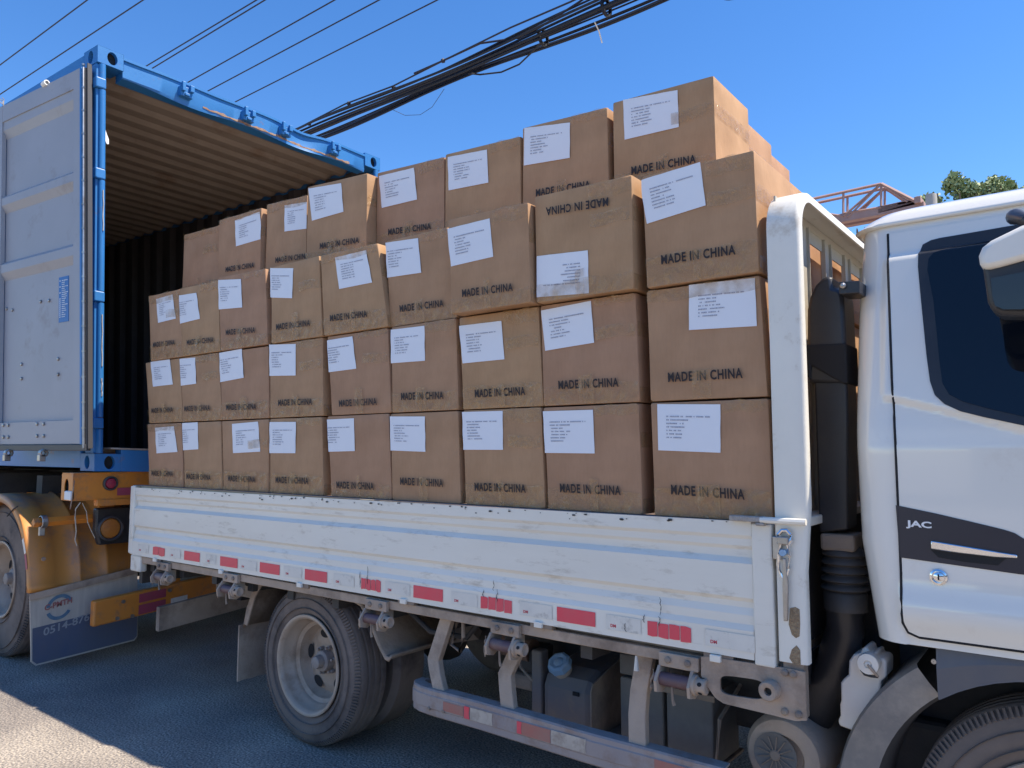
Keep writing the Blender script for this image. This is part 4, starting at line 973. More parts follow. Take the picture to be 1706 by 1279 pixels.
for y in (.66, 1.42): m = MB(); m.box((-5.0 + .1, y, .50), (1.0, y + .07, .70)); m.build('chassis_rail', M['dark'], tk)
# clips
for px, py in ((258, 932), (368, 952), (499, 974), (672, 1001), (897, 1040), (1192, 1096)):
    q = onY(px, py, -.008); c = MB(); c.box((q.x - .045, .0, q.z - .016), (q.x + .055, .03, q.z + .012)); o = c.build('sill_clip', M['dusty'], tk, bevel=.003)
    c = MB(); c.box((q.x - .018, -.014, q.z - .012), (q.x + .018, -.0005, q.z + .010)); c.build('clip_pad', M['post'], o, bevel=.002)
# hinges with pivot tubes
for k, xc in enumerate((-4.50, -3.77, -2.60, -1.86, -1.13)):
    z = .7985 if k else .792
    h = thing_part('board_hinge', tk)
    m = MB(); m.box((xc - .07, -.010, z - .048), (xc + .07, .011, z - .002)); m.build('hinge_plate', M['beige_dust'], h, bevel=.003)
    m = MB()
    for dx in (-.072, .045):
        m = MB(); m.prism([(xc + dx, -.012, z - .046), (xc + dx, -.045, z - .09), (xc + dx, -.04, z - .125), (xc + dx, .0, z - .135), (xc + dx, .05, z - .11), (xc + dx, .05, z - .046)], (.010, 0, 0)); m.build('hinge_lug', M['beige_dust'], h)
    m = MB(); m.tube([(xc - .080, -.008, z - .088), (xc + .06, -.008, z - .088)], .022, 16); m.build('pivot_tube', M['purple_rod'], h, smooth=True)
    m = MB(); m.lathe([(.056, .001), (.056, .033), (.066, .033), (.068, .026), (.098, .025), (.101, .020), (.096, .008), (.096, .001)], (xc, -.008, z - .088), 'x', 20); e_ = m.build('pivot_cap', M['beige_dust'], h, smooth=True, angle=40)
    for a in (.3, 1.5, 2.7, 3.9, 5.1):
        c0 = Vector((xc + .083, -.008 + .0262 * math.cos(a), z - .088 + .0262 * math.sin(a))); t = Vector((0, -math.sin(a), math.cos(a)))
        MB().add([c0 + Vector((.008 * math.cos(q * .7854), 0, 0)) + t * (.007 * math.sin(q * .7854)) for q in range(8)], [tuple(range(8))]).build('cap_hole_shade', M['seal'], e_, recalc=False)  # black spot in place of a shaded drilled hole
    for dx in (-.035, .035): MB().lathe([(0, .011), (-.006, .011), (-.010, .006), (-.010, .001)], (xc + dx, -.010, z - .024), 'y', 10).build('bolt', M['dusty'], h, smooth=True)
    m = MB(); m.tube([(xc - .085, -.02, z - .06)] + [(xc - .085 + rnd.uniform(-.012, .004), -.02, z - .06 - .02 * j) for j in range(1, 5)], [.003, .006, .004, .006, .003], 5); m.build('hinge_chain', M['dusty'], h)
    m = MB(); m.tube([(xc - .02, -.015, z - .105), (xc - .018, -.015, z - .15), (xc - .014, -.013, z - .165)], [.004, .005, .007], 6); m.build('hinge_pin', M['dusty'], h)

# ---- headboard
HF, HB_ = -.700, -.80
hbd = thing_part('headboard', tk)
ZT_, RC = 2.305, .135; YF = 2.13
path = [(0.0, .83)] + [(0.0, .9 + i * .2) for i in range(7)]
path += [(RC - RC * math.cos(R(a)), ZT_ - RC + RC * math.sin(R(a))) for a in range(0, 91, 9)]
path += [(RC + (YF - 2 * RC) * i / 8, ZT_) for i in range(1, 8)]
path += [(YF - RC + RC * math.sin(R(a)), ZT_ - RC + RC * math.cos(R(a))) for a in range(0, 91, 9)]
path += [(YF, .9), (YF, .83)]
def sweep_sec(path, sec):
    rings = []
    for i, (y, z) in enumerate(path):
        a = path[max(i - 1, 0)]; b = path[min(i + 1, len(path) - 1)]; t = Vector((b[0] - a[0], b[1] - a[1])).normalized()
        nx, nz = t.y, -t.x   # inward
        k_ = .016 * min(1, max(0, (1.3 - z) / .15)) if i < 5 else 0
        rings.append([Vector((x - (k_ if x > -.75 else 0), y + nx * d, z + nz * d)) for x, d in sec])
    return rings
sec = [(HB_, .002), (HB_ + .004, 0), (-.712, 0), (-.703, .003), (-.698, .010), (-.698, .034), (-.706, .034), (-.706, .012), (HB_ + .012, .012), (HB_ + .012, .05), (HB_, .05)]
MB().sweep(sweep_sec(path, sec)).build('headboard_frame', M['post'], hbd, smooth=True, angle=50)
XP = -.784; M['barpaint'] = mat('weathered_bar_paint', (.50, .46, .38), .55, second=(.40, .355, .28), scale=6, dirt=(.28, .2, .14), dirt_amt=.2)
bars = [(.045, .10)] + [(.285 + .285 * k, .375 + .285 * k) for k in range(6)] + [(2.03, 2.08)]
for a, b in bars:
    m = MB(); m.box((XP - .006, a, 1.262), (XP, b, 2.262)).box((XP - .0, b - .004, 1.262), (XP + .010, b, 2.262)).box((XP - .0, a, 1.262), (XP + .010, a + .004, 2.262))
    m.build('headboard_bar', M['barpaint'], hbd)
m = MB(); m.box((XP - .006, .05, 2.2625), (XP, 2.08, 2.292)); m.box((XP - .005, .11, 2.215), (XP - .001, 2.02, 2.2624)); m.build('headboard_top_plate', M['barpaint'], hbd)
m = MB(); m.box((XP - .006, .014, .84), (XP, 2.11, 1.232)); m.build('headboard_panel', M['dark'], hbd)  # dark grime colour that also carries the shade on this panel
m = MB(); m.box((XP - .008, .014, 1.233), (-.715, 2.11, 1.2615)); m.build('headboard_ledge', M['post'], hbd, bevel=.004)
# drop pin across the post
a = onY(1215, 863, -.02); b = onY(1343, 870, -.02)
m = MB(); m.tube([lerp(a, b, .42), b], .010, 8); m.build('locking_pin', M['post'], tk, smooth=True)
m = MB(); m.box((a.x, -.026, a.z - .008), (lerp(a, b, .42).x + .012, .0, a.z + .010)); m.box((lerp(a, b, .36).x, -.03, a.z - .018), (lerp(a, b, .42).x + .014, -.004, a.z - .0085)); m.build('pin_bracket', mat('crusted_bracket', (.30, .27, .24), .9, second=(.55, .5, .46), scale=70, bump=.8, bscale=160), tk, bevel=.004)
# tension latch
lt_ = thing_part('tension_latch', tk)
def LQ(px, py, o=-.014): return onY(px, py, o)
m = MB(); m.box((-.806, -.012, 1.135), (-.780, .0, 1.205)); m.build('latch_keeper', M['steel'], lt_, bevel=.003)
m = MB(); m.tube([LQ(1297, 905), LQ(1297, 890), LQ(1303, 883), LQ(1311, 883), LQ(1317, 890), LQ(1318, 900), LQ(1313, 907)], .0065, 8); m.build('latch_hook', M['chrome'], lt_, smooth=True)
m = MB(); a = LQ(1306, 900); m.box((a.x - .016, -.026, a.z - .012), (a.x + .016, -.004, a.z + .012)); m.build('latch_block', M['steel'], lt_, bevel=.003)
m = MB()
for dx in (-1, 1): m.tube([LQ(1306 + dx * 6, 905), LQ(1306 + dx * 9, 925), LQ(1306 + dx * 8, 948), LQ(1307 + dx * 3, 962)], .0045, 8)
m.build('latch_link', M['chrome'], lt_, smooth=True)
m = MB(); m.prism([LQ(1304, 930, -.02), LQ(1309, 930, -.02), LQ(1313, 975, -.02), LQ(1312, 1035, -.02), LQ(1305, 1035, -.02), LQ(1303, 975, -.02)], (0, .010, 0)); m.build('latch_lever', M['steel'], lt_, bevel=.003)
a = LQ(1306, 920); MB().lathe([(-.030, .001), (-.030, .010), (-.012, .010)], (a.x, 0, a.z), 'y', 12).build('latch_rivet', M['bluecap'], lt_, smooth=True)
# scabs of rust and mud on the post
rm = mat('speckled_rust_scab', (.50, .38, .24), .95, second=(.20, .12, .07), scale=120, bump=1.0, bscale=200)
def scab(name, poly):
    MB().prism([onY(px, py, -.0012) for px, py in poly], (0, .001, 0)).build(name, rm, hbd)
scab('rust_scab', ((1316, 1013), (1325, 1011), (1332, 1015), (1333, 1040), (1332, 1060), (1326, 1063), (1319, 1057), (1314, 1040)))
scab('rust_scab', ((1319, 1082), (1327, 1075), (1333, 1083), (1334, 1108), (1322, 1107), (1315, 1096)))
# lower bracket plate with a slot
def star_plate(mb, outer, inner_c, inner_ru, inner_rv, y, th, n=64, rot=0, power=4):
    O = [Vector((p.x, p.z)) for p in outer]; c = Vector((inner_c.x, inner_c.z)); ro, ri = [], []
    for k in range(n):
        a = 2 * math.pi * k / n; d = Vector((math.cos(a), math.sin(a))); best = 9
        for i in range(len(O)):
            p, q = O[i], O[(i + 1) % len(O)]; e = q - p; den = d.x * e.y - d.y * e.x
            if abs(den) < 1e-9: continue
            w_ = p - c; t = (w_.x * e.y - w_.y * e.x) / den; s_ = (w_.x * d.y - w_.y * d.x) / den
            if t > 0 and -1e-6 <= s_ <= 1 + 1e-6: best = min(best, t)
        ro.append(c + d * best)
        ca, sa = math.cos(a), math.sin(a); ca2 = math.copysign(abs(ca) ** (2 / power), ca) * inner_ru; sa2 = math.copysign(abs(sa) ** (2 / power), sa) * inner_rv
        ri.append(c + Vector((ca2, sa2 + ca2 * rot)))
    mb.sweep([[Vector((p.x, y + th, p.y)) for p in ro], [Vector((p.x, y, p.y)) for p in ro], [Vector((p.x, y, p.y)) for p in ri], [Vector((p.x, y + th, p.y)) for p in ri]], True, False)
m = MB(); outer = [onY(px, py, -.003) for px, py in ((1168, 1092), (1341, 1118), (1344, 1206), (1290, 1192), (1206, 1172), (1192, 1163), (1183, 1150), (1168, 1128))]
star_plate(m, outer, onY(1236, 1145, -.003), .072, .030, -.003, .010, rot=.05)
pl = m.build('corner_plate', M['beige_dust'], tk, recalc=True)
m = MB(); m.box((-.79, .0075, .67), (-.73, .05, .83)); m.build('post_foot', M['dusty'], tk)
q = onY(1282, 1150, -.02); MB().lathe([(0, .012), (-.016, .012), (-.018, .018), (-.018, .026), (-.012, .030), (0.016, .030)], q, 'y', 24).build('plate_ring', M['beige_dust'], pl, smooth=True, angle=50)
for px, py in ((1308, 1185), (1331, 1190), (1308, 1120), (1322, 1123)):
    q = onY(px, py, -.003); MB().lathe([(0, .011), (-.006, .011), (-.011, .006), (-.011, .001)], q, 'y', 10).build('bolt', M['dusty'], pl, smooth=True)

# ---- rear wheels, axle, guards
wheel(tk, -3.20, .08, .39, .39, .238, .215, .15, holes=5, hole_r=.038, lugs=6, hubr=.055, disc_r=.175)
m = MB(); m.lathe([(0, .22), (0, .36), (.03, .388), (.19, .388), (.22, .36), (.22, .22)], (-3.20, .33, .39), 'y', 60); m.build('inner_wheel', M['tyre'], tk, smooth=True)
for y in (1.6, 1.84): m = MB(); m.lathe([(0, .05), (0, .36), (.03, .388), (.19, .388), (.22, .36), (.22, .05)], (-3.20, y, .39), 'y', 60); m.build('far_wheel', M['tyre'], tk, smooth=True)
m = MB(); m.tube([(-3.20, .5, .39), (-3.20, .9, .39), (-3.20, 1.0, .39), (-3.20, 1.1, .39), (-3.20, 1.2, .39), (-3.20, 1.7, .39)], [.06, .07, .17, .19, .07, .06], 14); m.build('axle', M['dark'], tk, smooth=True)
for y in (.58, 1.5): m = MB(); m.tube([(-3.9, y, .55), (-3.55, y, .47), (-3.2, y, .44), (-2.85, y, .47), (-2.5, y, .56)], .035, 4); m.build('leaf_spring', M['dusty'], tk)
gp = [(-3.80, .50), (-3.775, .60), (-3.73, .69), (-3.67, .745), (-3.55, .757), (-2.90, .757), (-2.83, .74), (-2.76, .665), (-2.70, .575), (-2.655, .520), (-2.635, .515), (-2.625, .53)]
rows = [[Vector((x + (.0 if y > .12 else 0), y, z - (.012 if y < .105 else 0))) for x, z in gp] for y in (.10, .112, .60)]
m = MB().grid(rows); o = m.build('wheel_guard', M['beige_dust'], tk, smooth=True, recalc=False); sm = o.modifiers.new('s', 'SOLIDIFY'); sm.thickness = .012
m = MB(); m.prism([(-3.80, .10, .505), (-3.72, .10, .70), (-3.655, .10, .757), (-3.62, .10, .757), (-3.70, .10, .66), (-3.765, .10, .50)], (0, .012, 0)); m.build('guard_bracket', M['beige_dust'], tk, bevel=.003)
pts = [(-3.812, .085, .50), (-3.812, .52, .50)] + [(-3.812, .52 - .0435 * k, .195 + .004 * (k % 2)) for k in range(11)]
m = MB().prism([Vector(p) for p in pts], (-.010, 0, 0)); m.build('rubber_flap', M['beige_dust'], tk)
# rear crash bar of the truck
A0 = onX(266, 1012, -4.75); A1 = onX(266, 1052, -4.75); sl2 = (onX(400, 975, -4.75).z - A0.z) / (onX(400, 975, -4.75).y - A0.y) * .8
m = MB(); bar(m, -4.79, -4.75, A0.y, 1.95, A1.z, A0.z - A1.z, sl2); m.build('rear_crash_bar', M['beige_dust'], tk, bevel=.002)
m = MB(); m.box((-4.70, .62, .45), (-4.64, .70, .70)); m.box((-4.70, 1.40, .45), (-4.64, 1.48, .70)); m.build('crash_bar_stay', M['dark'], tk)
m = MB(); m.box((-4.42, .30, .585), (-3.85, .36, .655)); m.build('tool_rail', M['dusty'], tk, bevel=.004)
m = MB(); m.box((-4.90, .05, .62), (-4.86, 2.05, .74)); m.build('rear_beam', M['dark'], tk)
# ---- side guard
gpth = [(-2.395, .150), (-2.412, .095), (-2.408, .048), (-2.38, .018), (-2.33, .0), (-2.25, -.008), (-2.0, -.010), (-1.5, -.010), (-1.1, -.010), (-.98, -.008)]
sec = [(0, .370), (0, .394), (-.004, .398), (-.004, .446), (0, .450), (0, .466), (.006, .472), (.050, .474), (.050, .468), (.008, .465), (.008, .374), (.04, .372), (.04, .366), (.006, .364)]
rings = []
for i, (x, y) in enumerate(gpth):
    a = gpth[max(i - 1, 0)]; b = gpth[min(i + 1, len(gpth) - 1)]; t = Vector((b[0] - a[0], b[1] - a[1])).normalized(); n_ = Vector((-t.y, t.x))
    f = .68 if i < 1 else 1
    rings.append([Vector((x + n_.x * d, y + n_.y * d, .42 + (z - .42) * f + .006 * noise.noise(Vector((x * 3, z, 0))))) for d, z in sec])
sg = MB().sweep(rings).build('side_guard', mat('side_guard_dusty_paint', (.36, .30, .27), .7, second=(.28, .24, .24), scale=5, dirt=(.24, .15, .11), dirt_amt=.3, dirt_scale=6, bump=.15), tk, smooth=True, angle=40)
for a, b, z0, z1, mm in ((738, 772, .405, .442, 'faded_red'), (773, 782, .400, .447, 'red'), (783, 820, .400, .447, 'old_white'), (862, 917, .400, .447, 'faded_red'), (861, 869, .402, .446, 'red'), (918, 976, .400, .448, 'old_white'), (1090, 1150, .400, .447, 'faded_red')):
    xa, xb = xat(a, -.016, .425), xat(b, -.016, .425); o_ = -.0155 if mm != 'red' else -.0165
    MB().add([(xa, o_, z0), (xb, o_, z0), (xb - .003, o_, (z0 + z1) / 2), (xb, o_, z1), (xa, o_, z1)], [tuple(range(5))]).build('guard_strip', M[mm], sg, recalc=False)
for px, py in ((715, 1180), (739, 1185)): q = onY(px, py, -.012); MB().lathe([(0, .008), (-.006, .007), (-.007, .001)], q, 'y', 8).build('bolt', M['dusty'], sg)
for pts in (((748, 1022), (724, 1098), (727, 1120), (737, 1165)), ((866, 1072), (843, 1122), (845, 1150), (850, 1200)), ((1078, 1082), (1066, 1150), (1063, 1190), (1064, 1250))):
    ys = (.07, .05, .035, .012); P = [onY(px, py, y) for (px, py), y in zip(pts, ys)]
    rings = [[p + Vector((-.033, -.012, 0)), p + Vector((.033, -.012, 0)), p + Vector((.033, .018, 0)), p + Vector((-.033, .018, 0))] for p in P]
    MB().sweep(rings).build('guard_stay', M['beige_dust'], tk, bevel=.004)
# ---- urea tank with blue cap, boxes, pipes under the bed
def bx(a, b, name, mm, par=tk, bev=.01): m = MB(); m.box(a, b); return m.build(name, M[mm], par, bevel=bev)
ut = MB(); prof_ = [(.345, .30), (.345, .47), (.37, .515), (.44, .545), (.62, .56), (.80, .56), (.80, .30)]
ut.prism([Vector((-1.935, y, z)) for y, z in prof_], (.245, 0, 0)); ut = ut.build('urea_tank', M['tank'], tk, bevel=.03)
q = Vector((-1.855, .385, .535)); ax = Vector((0, -.62, .78)).normalized(); tx = Vector((1, 0, 0)); ty = ax.cross(tx)
def disc_(c, prof, n, name, mm, par, wob=0):
    rings = [[c + ax * h + (tx * math.cos(2 * math.pi * k / n) + ty * math.sin(2 * math.pi * k / n)) * (r * (1 + wob * (k % 3 == 0))) for k in range(n)] for h, r in prof]
    return MB().sweep(rings).build(name, M[mm], par, smooth=True, angle=40)
disc_(q, [(-.01, .040), (.015, .044), (.018, .034), (.02, .034)], 24, 'filler_neck', 'old_white', ut)
disc_(q, [(.021, .040), (.024, .050), (.05, .047), (.056, .036), (.052, .022), (.058, .012), (.058, .001)], 24, 'blue_cap', 'bluecap', ut, .09)
m = MB(); m.box((-1.775, .338, .455), (-1.745, .3445, .47)); m.build('tank_label', M['seal'], ut)
bx((-2.005, .36, .25), (-1.95, .42, .60), 'tank_strap', 'tank', tk, .01)
bx((-2.16, .40, .40), (-2.02, .62, .47), 'pump_body', 'dusty', tk, .02)
bx((-2.13, .42, .471), (-2.03, .58, .58), 'pump_head', 'dark', tk, .02)
m = MB(); m.tube([(-2.22, .45, .575), (-2.06, .45, .565)], .052, 18); m.build('exhaust_tip', mat('rusty_exhaust', (.22, .13, .09), .85, second=(.14, .08, .06), scale=9), tk, smooth=True)
m = MB(); m.tube([(-1.98, .30, .68), (-2.0, .27, .62), (-1.985, .26, .55), (-1.93, .27, .50)], .006, 8); m.build('drain_hose', M['dusty'], tk, smooth=True)
m = MB(); m.tube([(-2.52, .12, .74), (-2.4, .14, .66), (-2.2, .16, .66), (-2.13, .15, .73)], .012, 8); m.build('air_hose', M['dark'], tk, smooth=True)
m = MB(); m.tube([(-2.20, .10, .75), (-2.23, .09, .64), (-2.18, .09, .62), (-2.16, .09, .68), (-2.17, .10, .76)], .009, 8); m.build('hanging_loop', M['dusty'], tk, smooth=True)
m = MB(); m.prism([(-1.665, .30, .27), (-1.665, .30, .50), (-1.665, .315, .525), (-1.665, .62, .60), (-1.665, .62, .27)], (.006, 0, 0)); m.build('battery_tray_end', M['dusty'], tk)
bx((-1.66, .31, .30), (-1.15, .60, .312), 'battery_tray', 'dusty', tk, .004)
bt = bx((-1.545, .33, .3125), (-1.36, .58, .575), 'battery', 'battery', tk, .008); bx((-1.345, .33, .3125), (-1.16, .58, .575), 'battery', 'battery', tk, .008)
bx((-1.555, .345, .580), (-1.47, .56, .66), 'battery_cover', 'battery', tk, .006)
bx((-1.36, .325, .552), (-1.15, .3295, .575), 'battery_rim', 'dusty', bt, .002)
m = MB(); m.tube([(-1.15, .32, .31), (-1.13, .32, .50), (-1.12, .5, .58)], .008, 6); m.build('tray_rod', M['dusty'], tk)
bx((-1.55, .55, .40), (-.95, .64, .72), 'fuel_tank', 'dark', tk, .03)
bx((-2.65, 1.75, .30), (-1.35, 2.08, .68), 'far_fuel_tank', 'dark', tk, .05)  # far-side bulk added to hide the sunlit ground beyond
bx((-4.6, 1.2, .42), (-3.75, 1.9, .60), 'spare_carrier', 'dark', tk, .05)  # likewise added, blocks the bright far ground under the bed
bx((-1.2, .72, .35), (.3, 1.38, .80), 'gearbox', 'dark', tk, .06)
m = MB(); m.tube([(-3.1, 1.05, .45), (-1.2, 1.05, .52)], .045, 12); m.build('drive_shaft', M['dark'], tk, smooth=True)
m = MB(); m.tube([(-1.30, .02, .76), (-1.30, .02, .71)], [.004, .010], 8); m.build('drip_stub', M['post'], tk)
# air filter drum
FC = onY(1304, 1262, .2); m = MB()
m.lathe([(.02, .001), (.02, .060), (.0, .070), (-.004, .085), (.006, .115), (.03, .130), (.42, .130), (.44, .10), (.44, .001)], (FC.x, .2, FC.z), 'y', 48); af = m.build('air_filter', M['beige_dust'], tk, smooth=True)
m = MB(); m.lathe([(.012, .0705), (.016, .04), (.012, .001)], (FC.x - .022, .180, FC.z + .005), 'y', 32); m.build('filter_grille', M['battery'], af, smooth=True)
m = MB()
for k in range(13):
    a = k * 2 * math.pi / 13; c = Vector((FC.x - .022, .190, FC.z + .005)); d_ = Vector((math.cos(a), 0, math.sin(a))); m.tube([c + d_ * .014, c + d_ * .060], .0022, 4)
m.lathe([(-.010, .018), (-.014, .014), (-.014, .001)], (FC.x - .022, .200, FC.z + .005), 'y', 16)
m.build('grille_ribs', M['dusty'], af)
# ---- intake snorkel
sn = thing_part('air_intake', tk); YS = .25
def SP(pts, y): return [onY(px, py, YS) + Vector((0, y - YS, 0)) for px, py in pts]
m = MB(); m.prism(SP(((1353, 565), (1353, 520), (1357, 500), (1366, 480), (1378, 468), (1388, 463), (1394, 468), (1396, 484), (1408, 487), (1413, 500), (1417, 580), (1417, 640), (1355, 640)), .19), (0, .14, 0))
m.build('intake_hood', M['black_plastic'], sn, bevel=.014, smooth=True)
m = MB(); m.prism(SP(((1352, 578), (1418, 575), (1421, 640), (1414, 642), (1362, 612), (1360, 636), (1355, 630)), .183), (0, .15, 0)); m.build('hood_skirt', M['seal'], sn, bevel=.006)
m = MB(); m.prism(SP(((1363, 618), (1368, 613), (1412, 612), (1417, 618), (1420, 700), (1419, 880), (1372, 885), (1367, 740)), .20), (0, .12, 0)); m.build('intake_duct', M['black_plastic'], sn, bevel=.014, smooth=True)
c = onY(1404, 905, .26); m = MB(); m.box((c.x - .055, .20, c.z - .02), (c.x + .05, .32, c.z + .035)); m.build('duct_clamp', M['dusty'], sn, bevel=.01)
pr = []; z_ = c.z - .02
for k in range(5): pr += [(z_, .060), (z_ - .006, .066 + k * .0015), (z_ - .014, .068 + k * .0015), (z_ - .021, .058)]; z_ -= .027
pr += [(z_, .066), (z_ - .055, .066), (z_ - .056, .05)]
MB().lathe([(.0, .04)] + [(h - c.z, r) for h, r in pr], (c.x + .002, .26, c.z), 'z', 32).build('rubber_bellows', M['hose'], sn, smooth=True, angle=60)
m = MB(); m.tube([(c.x, .26, z_ - .02), (c.x - .005, .27, z_ - .12), (c.x - .05, .30, z_ - .26), (c.x - .12, .34, z_ - .40), (FC.x + .02, .40, FC.z + .06)], [.058, .058, .062, .066, .07], 20); m.build('lower_pipe', M['black_plastic'], sn, smooth=True)
m = MB(); P = [onY(px, py, .12) for px, py in ((1397, 469), (1432, 467), (1432, 488), (1398, 490))]; m.prism(P, (0, .11, 0)); m.build('intake_arm', M['black_plastic'], sn, bevel=.003)
q = onY(1405, 476, .118); MB().lathe([(0, .009), (-.008, .009), (-.012, .004), (-.016, .004), (-.016, .001)], q, 'y', 10).build('bolt', M['steel'], sn)
# bits between the bed and the cab
for pts, r in ((((1418, 905), (1440, 900), (1452, 925), (1462, 945)), .010), (((1412, 945), (1440, 962), (1462, 966)), .012), (((1425, 1000), (1438, 985), (1452, 983), (1464, 1000)), .008), (((1420, 985), (1445, 988), (1462, 986)), .006)):
    MB().tube([onY(px, py, .34) for px, py in pts], r, 8).build('rubber_hose', M['seal'], tk, smooth=True)
bx((-.70, .42, .60), (-.60, .9, 1.02), 'cab_mount', 'dark', tk, .02)
bx((-.66, .36, .42), (-.40, .95, .62), 'frame_bracket', 'dark', tk, .02)
bx((-.72, 1.1, .5), (-.45, 1.7, 1.1), 'cab_lift', 'dark', tk, .03)
# ---- washer bottle
def bp2(l): return [(1380 + a / 7.108, 1060 + b / 7.108) for a, b in l]
ol = bp2([(245, 290), (300, 212), (385, 198), (395, 150), (440, 118), (480, 160), (495, 215), (545, 190), (570, 185), (590, 255), (655, 262), (690, 300), (686, 480), (625, 530), (614, 640), (515, 755), (492, 850), (400, 1010), (372, 1120), (332, 1134), (132, 1062), (113, 1000), (142, 940), (135, 810), (150, 760), (145, 550), (180, 505), (238, 455)])
P = [onY(px, py, .20) for px, py in ol]
m = MB(); m.prism(P, (0, .10, 0)); wb = m.build('washer_bottle', M['bottle'], tk, bevel=.008, smooth=True)
q = onY(*bp2([(478, 320)])[0], .17); MB().lathe([(.03, .030), (-.004, .032), (-.012, .030), (-.014, .012), (-.008, .010), (-.014, .006), (-.014, .001)], q, 'y', 24).build('bottle_cap', M['bottle'], wb, smooth=True)
q2 = onY(*bp2([(590, 480)])[0], .165); MB().tube([q + Vector((0, -.016, 0)), lerp(q, q2, .5) + Vector((0, -.014, .004)), q2], [.003, .005, .004], 8).build('cap_tether', M['beige_dust'], wb, smooth=True)
MB().tube([onY(*bp2([(385, 390)])[0], .167), onY(*bp2([(430, 450)])[0], .164), onY(*bp2([(500, 470)])[0], .163), onY(*bp2([(590, 480)])[0], .164)], .004, 6).build('cap_shadow_line', M['dark'], wb)  # dark tube painted in as the shadow under the bottle cap

# ================================================================ CAB
cabp = thing_part('cab', tk); cabp.location = (-.006, .022, 0)
def ss(t): t = min(max(t, 0), 1); return t * t * (3 - 2 * t)
def ybase(z): return .045 + .236 * (max(0, z - 1.48) - .02 * ss((z - 1.48) / .06))
LX = lambda z: -.024 * max(0, (z - 1.5) / .65)
def zl(x): return 1.612 - (x + .466) * .30 if x > -.466 else 1.612
def ysurf(x, z):
    y = ybase(z)
    a = x - LX(z) + .522; b = z - zl(x); r = .06
    if a < r and b < r: sd = r - math.hypot(r - a, r - b)
    else: sd = min(a, b)
    y -= .015 * ss(sd / .014) * ss((2.078 - z) / .016)
    y -= .016 * math.exp(-((z - 1.02) / .05) ** 2) * ss((x + .5) / .04)
    y += .010 * ss((1.0 - z) / .08)
    return y
def xrear(z):
    P = [(.90, -.54), (1.2, -.578), (1.56, -.583), (1.9, -.582), (2.08, -.575), (2.175, -.570)]
    for (a, xa), (b, xb) in zip(P, P[1:]):
        if z <= b: return lerp(xa, xb, max(0, (z - a) / (b - a)))
    return P[-1][1]
def xfront(z): return 1.12 if z < 1.35 else 1.12 - .22 * ((z - 1.35) / .8) ** 1.1
rc = .085; YFAR = 1.98
zs = [.918, .922] + [.93 + .012 * i for i in range(110)]
zs = [z for z in zs if z < 2.17] + [2.175]
rings = []
for z in zs:
    xr, xf = xrear(z), xfront(z); yn = ybase(z); ring = []
    for i in range(9):   # rear far -> rear near (rounded)
        pass
    ring.append(Vector((xr, YFAR - .1, z))); ring.append(Vector((xr, 1.0, z))); ring.append(Vector((xr, yn + rc + .05, z)))
    for i in range(11):
        a = R(9 * i); ring.append(Vector((xr + rc - rc * math.cos(a), yn + rc - rc * math.sin(a), z)))
    xs_ = [xr + rc + (.0 + .01 * i) for i in range(1, 12)] + [xr + rc + .12 + .06 * i for i in range(1, 20)]
    for x in xs_:
        if x < xf - .1: ring.append(Vector((x, ysurf(x, z), z)))
        else: ring.append(Vector((xf - .1 + .0001 * len(ring), yn, z)))
    for i in range(6):
        a = R(18 * i); ring.append(Vector((xf - .1 + .1 * math.sin(a), yn + .1 - .1 * math.cos(a), z)))
    ring.append(Vector((xf, YFAR - .1, z))); ring.append(Vector((xf - .1, YFAR, z))); ring.append(Vector((xr + .1, YFAR, z)))
    rings.append(ring)
MB().sweep(rings).build('cab_shell', M['cab'], cabp, smooth=True, angle=60)
# roof with drip rail
def rring(z, dy, dx):
    out = []; x0, x1, y0_, y1_ = xrear(2.175) + dx, .93 - dx, ybase(2.175) + dy, YFAR - dy; r = .10
    for cx_, cy_, a0 in ((x0 + r, y0_ + r, 180), (x1 - r, y0_ + r, 270), (x1 - r, y1_ - r, 0), (x0 + r, y1_ - r, 90)):
        for i in range(9): a = R(a0 + i * 11.25); out.append(Vector((cx_ + r * math.cos(a), cy_ + r * math.sin(a), z)))
    return out
MB().sweep([rring(z_ + .035, a_, b_) for z_, a_, b_ in ((2.1405, .004, .004), (2.140, -.012, -.022), (2.147, -.015, -.028), (2.154, -.010, -.018), (2.172, .0, .004), (2.192, .022, .035), (2.206, .06, .075), (2.216, .12, .14), (2.222, .22, .25))]).build('roof', M['cab'], cabp, smooth=True, angle=70)
# patches lying on the side surface
def interval(poly, z):
    xs = []
    for i in range(len(poly)):
        (xa, za), (xb, zb_) = poly[i], poly[(i + 1) % len(poly)]
        if (za - z) * (zb_ - z) < 0: xs.append(xa + (xb - xa) * (z - za) / (zb_ - za))
    return (min(xs), max(xs)) if xs else None
def patch(poly, off, name, mm, par, nz=70, nx=24, smooth=True, thick=0):
    zz = [p[1] for p in poly]; z0, z1 = min(zz), max(zz); rows = []
    for i in range(nz + 1):
        z = lerp(z0 + 1e-4, z1 - 1e-4, i / nz); iv = interval(poly, z)
        if iv: rows.append([Vector((lerp(iv[0], iv[1], (j / nx) ** 1.0), 0, z)) for j in range(nx + 1)])
    for r_ in rows:
        for p in r_: p.y = ysurf(p.x, p.z) - off
    o = MB().grid(rows).build(name, M[mm], par, smooth=smooth, recalc=False, angle=60)
    if thick: sm = o.modifiers.new('s', 'SOLIDIFY'); sm.thickness = thick; sm.offset = 1
    return o
def pp(l, y=.06):
    out = []
    for px, py in l:
        yy = .08
        for _ in range(5): q = onY(px, py, yy + .022); yy = ysurf(q.x + .006, q.z)
        out.append((q.x + .006, q.z))
    return out
